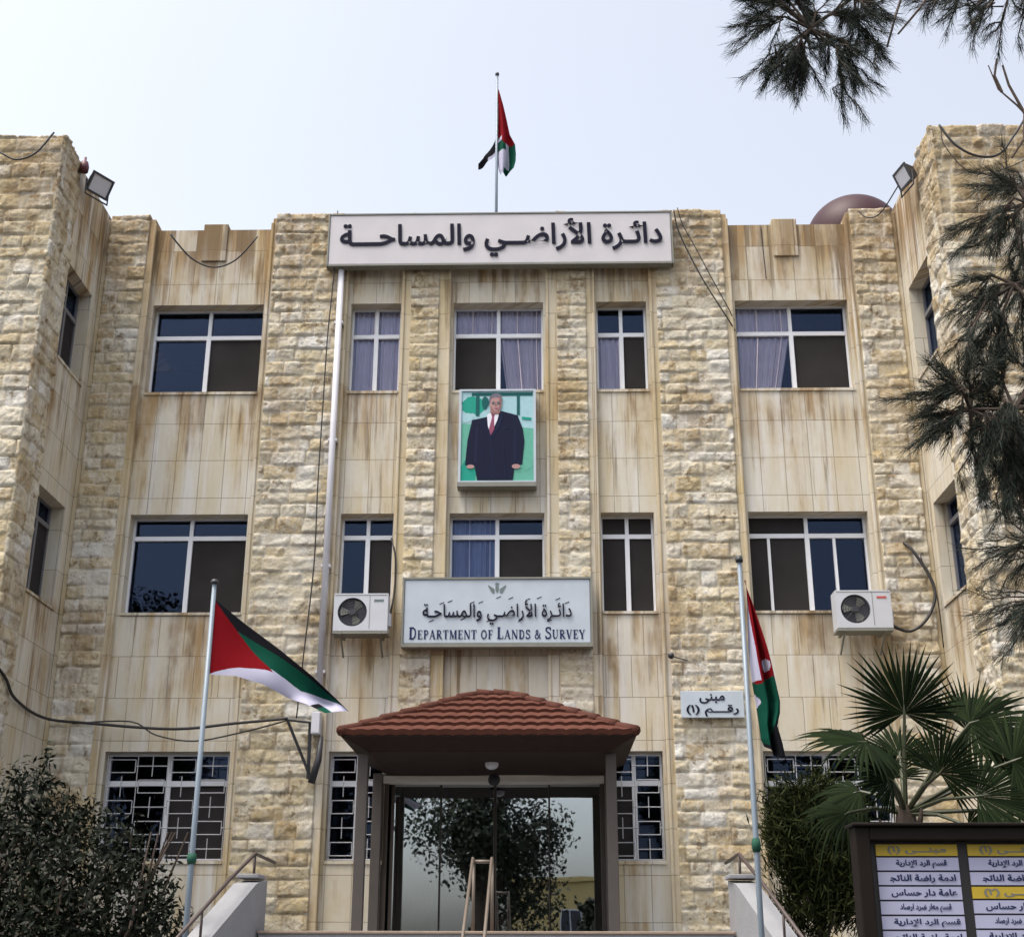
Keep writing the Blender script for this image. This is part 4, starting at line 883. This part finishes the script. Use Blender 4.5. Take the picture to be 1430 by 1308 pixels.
# roof flag
GP = (-.70, 18.9)
fp = flagpole((GP[0], GP[1], 11.95), 3.88, .024, 'flagpole on the roof behind the long roof sign')
MB().lathe((GP[0],GP[1],13.05), [(.03,-.03),(.042,-.02),(.042,.02),(.03,.03)], 10).build('collar', M['dark_iron'], fp)
rows3 = [(15.52,.015,.03),(15.2,.015,.11),(14.9,.015,.17),(14.62,.02,.22),(14.5,.0,.27),(14.4,.0,.31),(14.2,.0,.325),(14.05,.02,.32),(13.92,.04,.29),(13.84,.07,.22)]
def roof_flag(u, v):
    z, a, b = interp(rows3, v); fold = .07*math.sin(u*math.pi*2.6+v*3)*min(1, v*2.5)
    return (GP[0]+a+(b-a)*u, GP[1]-.02+fold, z)
def roof_col(u, v):
    if v < .54:
        if .36 < v < .45 and u < .3: return 3
        if v > .36 and u < .45-(.54-v)*2.2: return 2 if v > .45 else 1
        return 0
    if u > .62: return 2
    if v > .86: return 2 if u > .3 else 3
    if v < .62 and u < .5: return 2
    return 3
def roof_flag2(u, v):
    a = interp([(.0,14.62,14.30),(-.08,14.45,14.15),(-.16,14.28,14.09),(-.23,14.15,14.03),(-.31,14.10,13.98)], u)
    return (GP[0]+a[0], GP[1]+.03+.05*math.sin(u*7+v*2), a[1]+(a[2]-a[1])*v)
mb = flag_mesh(roof_flag, 22, 60, roof_col); m2 = flag_mesh(roof_flag2, 20, 14, lambda u, v: 1 if v < .72 or u > .45 else 3)
n = len(mb.v); mb.v += m2.v; mb.f += [tuple(i+n for i in f) for f in m2.f]; mb.m += m2.m
tag(weld(mb).build('flag', FM, smooth=True), 'small red black green and white flag drooping on the roof pole against the sky', 'flag', 'flags')

# ------------------------------------------------------------------ notice board
BY = 8.0
nb = thing('notice_board', 'dark framed notice board with mustard headings and rows of Arabic lines in the right foreground', 'notice board', (2.5, BY, 0))
bx0, bx1, bz0, bz1 = 1.805, 3.32, 1.05, 2.335
mb = MB(); mb.box(bx0, bx0+.085, BY-.06, BY+.10, bz0, bz1); mb.box(bx1-.085, bx1, BY-.06, BY+.10, bz0, bz1); mb.box(bx0+.085, bx1-.085, BY-.06, BY+.10, bz1-.075, bz1); mb.box(bx0+.085, bx1-.085, BY-.06, BY+.10, bz0, bz0+.08)
mb.box(bx0-.02, bx1+.02, BY-.09, BY+.12, bz1+.001, bz1+.022); mb.build('frame', M['frame_b'], nb, bevel=.008)
MB().box(bx0+.086, bx1-.086, BY+.03, BY+.06, bz0+.082, bz1-.077).build('back_panel', M['board'], nb)
for x in (bx0+.045, bx1-.045): MB().box(x-.035, x+.035, BY-.02, BY+.05, 0, bz0-.001).build('leg', M['frame_b'], nb)
W1 = '\ufea9\ufead\ufe8d\ufeee\ufee4\ufedf\ufe8d'; 
words = ['\ufe94\ufef3\ufead\ufe8d\ufea9\ufef9\ufe8d \ufea9\ufeae\ufedf\ufe8d \ufee2\ufeb4\ufed7', '\ufea0\ufe97\ufe8e\ufee8\ufedf\ufe8d \ufe94\ufebf\ufe8d\ufead \ufe94\ufee3\ufea9\ufe8d', '\ufeb1\ufe8e\ufeb4\ufea3 \ufead\ufe8d\ufea9 \ufe94\ufee3\ufe8e\ufecb', '\ufea9\ufe8e\ufebb\ufead\ufe8d \ufea9\ufeae\ufebf \ufead\ufe8d\ufeea\ufee3 \ufee2\ufeb4\ufed7']
head = '(\u0661) \ufef0\u0640\u0640\u0640\ufee8\ufe92\ufee3'
def column(c0, c1, plan):
    z = 2.243
    k = 0
    for kind in plan:
        h = .070 if kind == 'h' else .0765
        o = MB().box(c0, c1, BY+.018, BY+.0285, z-h+.006, z).build('heading_strip' if kind == 'h' else 'text_strip', M['gold'] if kind == 'h' else M['row'], nb)
        if kind == 'h': text_mesh('heading', head if plan[0] == 'h' and z > 2.2 else head.replace('\u0661', '\u0662'), front((c0+c1)/2, BY+.0165, z-h/2+.003), M['signedge'], o, bold=.03, width=(c1-c0)*.72, height=.047, thick=.001)
        else: text_mesh('line_of_text', words[k % 4], front((c0+c1)/2+.02, BY+.0165, z-h/2+.003), M['ink2'], o, bold=.03, width=(c1-c0)*(.80 if k % 3 else .62), height=.047, thick=.001); k += 1
        z -= h+.004
column(1.935, 2.405, 'h' + 'r'*12); column(2.465, 2.935, 'hrrh' + 'r'*9)
MB().box(2.975, 3.225, BY+.018, BY+.0285, 1.3, 2.24).build('text_strip', M['row'], nb)

# ------------------------------------------------------------------ foliage
def leaves(name, C, N_, size, mt, parent, aspect=.42, tint=None, seed=0, up=None, fold=True):
    """one small pointed leaf per centre, lying across its normal"""
    rg = np.random.default_rng(seed); n = len(C)
    N_ = N_/np.linalg.norm(N_, axis=1, keepdims=True)
    D = rg.normal(size=(n,3)) if up is None else up
    D = D - N_*(D*N_).sum(1, keepdims=True); D /= np.linalg.norm(D, axis=1, keepdims=True)+1e-9
    S_ = np.cross(N_, D); L_ = (size*(.65+.7*rg.random(n)))[:,None]; Wd = L_*aspect
    V = np.stack([C-D*L_*.5, C+S_*Wd*.5-N_*Wd*.12, C+D*L_*.5, C-S_*Wd*.5-N_*Wd*.12], 1).reshape(-1,3)
    F = np.arange(n*4).reshape(n,4); t = np.repeat(rg.random(n)**1.6 if tint is None else tint, 4)
    return np_mesh(name, V, F, mt, parent, dict(tint=t))
def blob_points(blobs, n, seed, shell=.55):
    rg = np.random.default_rng(seed); C, N_ = [], []; vol = np.array([b[3]*b[4]*b[5] for b in blobs]); cnt = (vol**.75/(vol**.75).sum()*n).astype(int)
    for (x,y,z,a,b,c), k in zip(blobs, cnt):
        d = rg.normal(size=(k,3)); d /= np.linalg.norm(d, axis=1, keepdims=True); rad = shell+(1.06-shell)*rg.random(k)**.7
        lump = 1+.16*np.sin(d[:,0]*5+x*9)*np.sin(d[:,2]*6+y*5)+.12*np.sin(d[:,1]*9+z*7)
        C.append(np.array([x,y,z])+d*np.array([a,b,c])*(rad*lump)[:,None]); N_.append(d+rg.normal(size=(k,3))*.75)
    return np.concatenate(C), np.concatenate(N_)
# left shrub
sh = thing('broadleaf_shrub', 'large dark glossy-leaved shrub in front of the left wing', 'shrub', (-5.9, 14.8, 0))
sb = [(-6.61,14.95,2.42,.94,.75,.92),(-5.70,14.9,2.55,.91,.75,.94),(-4.90,14.8,2.30,.78,.7,.90),(-4.45,14.7,1.95,.55,.6,.75),(-4.05,14.7,1.60,.50,.5,.60),(-7.45,14.9,2.15,.91,.7,.92),(-5.56,14.8,3.12,.36,.38,.50),(-5.47,14.6,1.40,1.3,.7,.85),(-6.7,14.7,1.30,1.2,.7,.85),(-4.7,14.6,1.05,.75,.6,.75),(-8.3,14.9,2.05,.9,.7,.9),(-5.3,14.7,.6,1.4,.6,.6),(-7.0,14.7,.6,1.4,.6,.6)]
Cc, Nn = blob_points(sb, 38000, 11)
rg = np.random.default_rng(3); spr = []
for (x, z, h, lean) in ((-5.50,3.35,.52,.07),(-5.70,3.15,.46,-.09),(-6.46,2.9,.36,.05),(-6.92,2.85,.30,-.07),(-5.09,2.85,.30,.15),(-4.48,2.3,.34,.18),(-7.45,2.9,.30,0),(-4.64,2.6,.30,.12),(-6.1,3.0,.34,.05),(-4.1,1.95,.3,.15)):
    k = 60; t = rg.random(k); spr.append(np.stack([x+lean*t+rg.normal(0,.07,k)*(1.1-t), 14.65+rg.normal(0,.08,k), z+h*t], 1))
spr = np.concatenate(spr); Cc = np.concatenate([Cc, spr]); Nn = np.concatenate([Nn, rg.normal(size=spr.shape)+np.array([0,-.5,.6])])
leaves('foliage', Cc, Nn, .088, M['leaf'], sh, .36, seed=5)
mb = MB(); rr = random.Random(2)
for i in range(22):
    a = rr.uniform(-1,1); mb.tube([(-5.9+a*.6, 14.85, 0), (-5.9+a*1.1, 14.8+rr.uniform(-.3,.3), 1.0), (-5.9+a*1.8, 14.7+rr.uniform(-.4,.4), 1.9), (-5.9+a*2.1+rr.uniform(-.3,.3), 14.7, 2.9)], [.04,.032,.02,.008], 6)
mb.build('stem', M['bark'], sh)
# conifer shrub right of the stairs
cf = thing('cypress_shrub', 'olive green feathery cypress shrub between the right flagpole and the palm', 'shrub', (2.85, 14.8, 0))
cbs = [(2.8,14.8,2.15,.34,.32,.36),(3.15,14.75,2.25,.30,.3,.34),(2.58,14.7,2.98,.2,.25,.3),(3.0,14.7,3.28,.2,.25,.3),(2.95,14.8,2.85,.50,.45,.52),(2.70,14.75,3.1,.28,.3,.40),(3.25,14.8,3.02,.28,.3,.38),(2.95,14.8,2.5,.38,.35,.38),(2.62,14.7,2.75,.24,.3,.36),(3.3,14.8,2.65,.24,.3,.34)]
Cc, Nn = blob_points(cbs, 24000, 21, .3); rg = np.random.default_rng(8)
up = np.stack([(Cc[:,0]-2.92)*1.2, (Cc[:,1]-14.8)*1.2, np.full(len(Cc), .75)], 1) + rg.normal(size=Cc.shape)*.42
leaves('foliage', Cc+rg.normal(size=Cc.shape)*.045, rg.normal(size=Cc.shape), .12, M['conifer'], cf, .13, seed=6, up=up)
mb = MB(); mb.tube([(2.9,14.8,0),(2.93,14.8,1.6),(2.95,14.8,2.9)], [.06,.045,.02], 8)
for i in range(14):
    a = rr.uniform(0,6.28); z = rr.uniform(1.5,2.6); mb.tube([(2.93,14.8,z),(2.93+.3*math.cos(a),14.8+.3*math.sin(a),z+.45)], [.016,.006], 5)
mb.build('trunk', M['bark'], cf)
# fan palm
pl = thing('fan_palm', 'dark fan palm rising behind the notice board', 'palm', (2.92, 11, 0))
def fan(hub, axis, nrm, L_, spread, n=34, seed=0, droop=.12, base=(2.92,11.0,2.72)):
    hub, axis, nrm = Vector(hub), Vector(axis).normalized(), Vector(nrm); nrm = (nrm - axis*nrm.dot(axis)).normalized(); side = nrm.cross(axis); rg = random.Random(seed)
    V, F, T = [], [], []; da = 2*spread/n
    for i in range(n):
        th = -spread + da*(i+.5+rg.uniform(-.12,.12)); l = L_*(.80+.20*math.cos(th*.75))*rg.uniform(.84,1.08)
        d = axis*math.cos(th)+side*math.sin(th); s = axis*(-math.sin(th))+side*math.cos(th); t = rg.random()
        n0 = len(V)
        for r_, wf, hfold in ((.02,1,.2),(.30,1,.55),(.58,.95,.5),(.76,.50,.4),(.90,.22,.3),(1.0,.02,0)):
            c = hub + d*l*r_ - Vector((0,0,1))*droop*(1 if i % 5 else 2.6)*l*max(0, r_-.45)**2*3 + nrm*(-.10*l*r_*r_)
            hw = min(l*r_, l*.56)*math.tan(da/2)*wf*1.02
            V += [c - s*hw - nrm*hw*hfold, c + nrm*hw*hfold, c + s*hw - nrm*hw*hfold]; T += [t]*3
        for j in range(5):
            a = n0+j*3; F += [(a,a+1,a+4,a+3),(a+1,a+2,a+5,a+4)]
    fo = np_mesh('frond', np.array([tuple(v) for v in V]), np.array(F), M['palm'], pl, dict(tint=T))
    b = Vector(base); mid = b.lerp(hub, .55) + Vector((0,0,.04)); MB().tube([b, mid, hub, hub+axis*L_*.12], [.022,.016,.012,.004], 6).build('petiole', M['palm_stalk'], fo)
M['palm_stalk'] = mat('palm stalk', (.045,.05,.022), .5, var=.3, vscale=10)
fan((2.95,10.85,3.50), (.0,-.18,1), (0,-1,-.18), .60, R_(128), 42, 1, .03)
fan((2.54,10.55,3.22), (-1,-.35,.02), (-.05,-.55,.85), .58, R_(120), 36, 2, .15)
fan((3.44,10.75,3.40), (.95,-.25,.30), (-.2,-.75,.62), .62, R_(135), 40, 3, .12)
fan((3.30,10.35,2.78), (1,-.2,.15), (-.05,-.8,.6), .72, R_(105), 40, 4, .05)
fan((3.62,11.35,3.42), (.42,.1,1), (.2,-1,.1), .55, R_(75), 26, 5, .03)
fan((2.62,11.2,2.92), (-1,.1,-.25), (-.1,-.6,.8), .50, R_(85), 26, 6, .25)
fan((3.75,10.9,3.02), (1,-.3,.45), (-.3,-.9,.3), .60, R_(110), 34, 7, .1)
fan((3.05,11.5,3.25), (.35,.6,.9), (0,-.9,.6), .50, R_(100), 28, 8, .08)
fan((3.10,10.55,2.98), (.35,-.5,.6), (-.1,-1,.5), .50, R_(115), 38, 10, .1)
fan((2.74,10.6,2.92), (-.6,-.4,.45), (.1,-1,.55), .48, R_(110), 36, 11, .15)
fan((3.62,10.4,3.05), (.9,-.3,.35), (-.2,-.9,.5), .62, R_(120), 40, 12, .08)
fan((3.72,10.3,2.62), (1,-.3,.05), (-.1,-.9,.5), .66, R_(110), 40, 13, .1)
fan((2.95,11.4,3.05), (-.3,.5,.8), (0,-1,.4), .46, R_(110), 34, 14, .1)
fan((3.25,10.5,2.58), (.7,-.6,-.1), (.1,-.8,.7), .48, R_(110), 34, 15, .25)
fan((2.45,10.9,2.72), (-.8,-.4,-.35), (-.2,-.7,.6), .48, R_(90), 28, 9, .3)
mb = MB(); mb.tube([(2.92,11,0),(2.93,11,1.2),(2.92,11,2.3),(2.92,11,2.78)], [.15,.14,.13,.07], 12)
for i in range(46):
    a = i*2.4; z = .25+i*.053; r = .14; p = Vector((2.92+r*math.cos(a), 11+r*math.sin(a), z)); mb.tube([p, p+Vector((.05*math.cos(a),.05*math.sin(a),.09)), p+Vector((.075*math.cos(a),.075*math.sin(a),.16))], [.028,.022,.008], 5)
mb.build('trunk', M['bark'], pl)
# pine tree: the trunk stands right of the view, its boughs reach in
pn = thing('pine_tree', 'pine tree whose dark needle boughs hang in from the upper right', 'tree', (4.9, 7.6, 0))
TR = [(4.9,7.6,0),(4.85,7.6,3),(4.75,7.55,6),(4.6,7.5,9),(4.5,7.5,11.5)]
mb = MB(); mb.tube(TR, [.24,.21,.17,.11,.03], 12); trunk = mb.build('trunk', M['bark'], pn)
rr = random.Random(77); rn = np.random.default_rng(77); tw = MB(); NV = []; ND = []
def trunk_at(z): 
    for a, b in zip(TR[:-1], TR[1:]):
        if a[2] <= z <= b[2]: t = (z-a[2])/(b[2]-a[2]); return Vector(a).lerp(Vector(b), t)
    return Vector(TR[-1])
def tufts(p, d, L_, n, r0=.006):
    """a twig that carries needle tufts towards its end"""
    d = d.normalized(); q = [p + d*L_*t + Vector((0,0,-.10*L_*t*t)) + Vector((rr.gauss(0,.012), rr.gauss(0,.012), rr.gauss(0,.012))) for t in (0,.33,.66,1)]
    tw.tube(q, [r0, r0*.8, r0*.6, r0*.35], 5)
    for i in range(n):
        t = .25+.75*(i+.5)/n; a = q[int(t*2.999)].lerp(q[min(3, int(t*2.999)+1)], (t*2.999) % 1); dd = (q[3]-q[2]).normalized()
        for _ in range(11): NV.append(tuple(a+Vector((rr.gauss(0,.008),rr.gauss(0,.008),rr.gauss(0,.008))))); v = dd*1.1 + Vector((rr.gauss(0,.42), rr.gauss(0,.42), rr.gauss(0,.42)-.25)); ND.append(tuple(v.normalized()*rr.uniform(.06,.11)))
def bough(z0, pts, tips, r0=.03, dens=7, kids=4):
    P = [trunk_at(z0)]+[Vector(p) for p in pts]; tw.tube(P, [r0*(1-.75*i/(len(P)-1)) for i in range(len(P))], 7)
    for (x, z, y) in tips:
        t = Vector((x, y, z)); a = min(P[1:], key=lambda q: (q-t).length); m = a.lerp(t, .55)+Vector((rr.gauss(0,.04), rr.gauss(0,.05), .05))
        tw.tube([a, m, t], [.012,.008,.004], 5)
        for k in range(int(kids*1.7)):
            b = m.lerp(t, rr.uniform(-.2, .9)); d = (t-a).normalized() + Vector((rr.gauss(0,.55), rr.gauss(0,.5), rr.gauss(-.15,.5))); tufts(b, d, rr.uniform(.12,.32), dens)
        tufts(m, t-m, (t-m).length*1.1, dens)
bough(9.2, [(3.4,7.3,8.5),(2.5,7.1,7.9),(2.05,7.0,7.45),(1.75,7.0,7.2)], [(1.42,7.22,7),(1.50,6.98,7),(1.60,6.92,6.9),(1.92,6.72,7),(2.02,6.86,7.1),(2.18,7.05,7),(1.72,6.98,7.1),(1.45,7.42,7),(1.62,7.30,6.8),(1.78,7.38,7.1),(1.95,7.25,6.9),(2.12,7.32,7),(1.86,7.1,7),(1.62,7.55,7.1),(1.9,7.6,6.9),(2.15,7.6,7.2),(1.70,7.15,7.2),(1.36,7.48,7)], dens=9, kids=6)
bough(9.0, [(3.8,7.3,8.4),(3.2,7.1,7.6)], [(2.45,7.48,7.1),(2.55,7.40,7),(2.66,7.52,7.1),(2.78,7.36,7),(2.86,7.28,7),(3.0,7.30,7.1),(3.1,7.28,7),(2.92,7.48,6.9),(3.15,7.42,7)], dens=7, kids=3)
bough(6.6, [(4.0,7.3,6.4),(3.2,7.1,6.1),(2.95,7.0,5.9)], [(2.80,6.00,7),(2.72,5.72,7),(2.86,5.78,7),(2.95,6.08,7.1),(2.68,5.60,7),(2.98,5.66,7),(3.05,5.9,7),(2.86,6.12,7.1),(2.78,5.5,7),(2.92,5.48,7.1),(2.72,5.86,7.1)], dens=7, kids=4)
bough(5.9, [(4.0,7.3,5.7),(3.2,7.1,5.5),(2.80,7.0,5.35)], [(2.58,5.24,7),(2.50,5.05,7),(2.68,5.12,7),(2.62,5.38,7),(2.82,5.22,7),(2.95,5.3,7),(2.88,5.0,7),(2.75,4.92,7),(2.72,5.36,7.1),(2.9,5.12,7.1),(2.6,4.98,7.1)], dens=7, kids=4)
bough(4.9, [(4.0,7.3,4.9),(3.2,7.1,4.7),(2.70,7.0,4.55),(2.45,7.0,4.55)], [(2.26,4.62,7),(2.34,4.70,7),(2.30,4.46,7),(2.42,4.60,6.9),(2.52,4.30,7),(2.64,4.62,7.1),(2.58,4.02,7),(2.70,4.16,7),(2.48,4.44,7),(2.78,4.60,7),(2.60,4.45,6.9),(2.74,4.36,7),(2.86,4.5,7),(2.84,4.1,7),(2.66,4.78,7),(2.80,4.82,7),(2.66,3.92,7),(2.4,4.52,7.1),(2.56,4.72,7.1),(2.72,4.5,7.1),(2.68,4.3,7.1),(2.82,4.28,7),(2.9,4.7,7.1),(2.52,4.14,7.1),(2.8,3.96,7)], dens=9, kids=5)
bough(3.4, [(4.0,7.3,3.6),(3.2,7.1,3.5),(2.75,7.0,3.40)], [(2.50,3.34,7),(2.58,3.30,7),(2.62,3.42,7)], dens=6, kids=3)
bough(3.9, [(4.0,7.3,4.0),(3.2,7.1,3.85),(2.80,7.0,3.75)], [(2.55,3.66,7),(2.66,3.6,7),(2.62,3.76,7),(2.78,3.82,7),(2.72,3.68,7.1),(2.84,3.7,7)], dens=5, kids=3)
for a in range(9):                                       # the rest of the crown, outside the picture
    z = 5.0+a*.75; ang = R_(-60+a*37); L_ = 2.6-.2*a; e = Vector((4.7+L_*math.cos(ang)*.8+.8, 7.5+L_*math.sin(ang), z+.5))
    if e.x < 4.2: e.x = 4.6
    bough(z, [tuple(trunk_at(z).lerp(e, .5)), tuple(e)], [(e.x+rr.gauss(0,.3), e.z+rr.gauss(0,.25), e.y+rr.gauss(0,.3)) for _ in range(5)], dens=5, kids=3)
for q in ([(3.30,7.1,6.2),(3.06,7.0,6.48),(2.98,7,6.60),(2.88,7,6.72),(2.84,7,6.90)], [(3.02,7,6.54),(2.95,7,6.75),(2.93,7,6.9)], [(2.90,7,6.70),(2.87,7,6.82),(2.90,7,6.95)], [(3.02,7,6.54),(2.99,7,6.35),(2.90,7,6.22)], [(2.45,7.1,7.7),(2.30,7,7.3),(2.22,7,7.05)], [(2.7,7.1,7.75),(2.46,7,7.35),(2.3,7,7.15)]): tw.tube(q, [.010-.0016*i for i in range(len(q))], 5)
tw.build('branch', M['bark'], pn)
NV, ND = np.array(NV), np.array(ND); sd_ = np.cross(ND, rn.normal(size=ND.shape)); sd_ /= np.linalg.norm(sd_, axis=1, keepdims=True); sd_ *= .0013
V = np.stack([NV-sd_, NV+sd_, NV+ND+sd_*.5, NV+ND-sd_*.5], 1).reshape(-1,3)
np_mesh('needles', V, np.arange(len(V)).reshape(-1,4), M['pine'], pn, dict(tint=np.repeat(rn.random(len(NV)), 4)))

# ------------------------------------------------------------------ across the street: what the doors mirror
def street_tree(x, y, h, r, seed, label):
    t = thing('street_tree', label, 'tree', (x, y, 0), 'trees across the forecourt'); rg_ = random.Random(seed); mb = MB()
    mb.tube([(x,y,0),(x+.1,y,h*.3),(x,y+.1,h*.7)], [r*.10,r*.08,r*.03], 8)
    bl = []
    for i in range(11):
        a = rg_.uniform(0,6.28); q = rg_.uniform(0,.7)*r; z = h*rg_.uniform(.30,.92); k = r*rg_.uniform(.35,.55)*(1.1-.5*z/h); bl.append((x+q*math.cos(a), y+q*math.sin(a), z, k, k, k*.9)); mb.tube([(x,y,h*.3),(x+q*math.cos(a)*.5, y+q*math.sin(a)*.5, z*.8),(x+q*math.cos(a), y+q*math.sin(a), z)], [r*.05,r*.03,r*.01], 5)
    mb.build('trunk', M['bark'], t); Cc, Nn = blob_points(bl, 13000, seed, .2); leaves('crown', Cc, Nn, .19, M['far'], t, .6, seed=seed)
street_tree(-2.3, -13, 11.5, 4.0, 31, 'broad dark tree mirrored in the middle of the glass doors')
street_tree(-8.5, -15, 15, 3.9, 32, 'dark tree standing left of the broad one across the forecourt')
street_tree(5.9, -14, 13, 2.8, 33, 'dark tree at the right edge of the door reflection')
street_tree(11.5, -15, 15, 3.9, 34, 'dark tree furthest right across the forecourt')
street_tree(-15, -14, 15.5, 4.0, 36, 'dark tree furthest left across the forecourt')
street_tree(2.6, -20, 4.6, 1.2, 35, 'small tree before the yellow building in the door reflection')
yb = thing('yellow_building', 'low yellow stone building mirrored at the bottom of the glass doors', 'building', (6, -52, 0))
MB().box(-2, 16, -60, -52, 0, 6.3).build('wall', M['yellow'], yb); MB().box(-2.2, 16.2, -60.2, -51.8, 6.31, 6.6).build('cornice', M['yellow'], yb)
for x in (1.2, 3.4, 5.6, 7.8, 10, 12.2):
    f = MB().box(x, x+1.3, -51.99, -51.93, 2.9, 4.6).build('window', M['alu'], yb); MB().box(x+.08, x+.61, -51.925, -51.91, 2.98, 4.52).build('pane', M['ac_dark'], f); MB().box(x+.69, x+1.22, -51.925, -51.91, 2.98, 4.52).build('pane', M['ac_dark'], f)
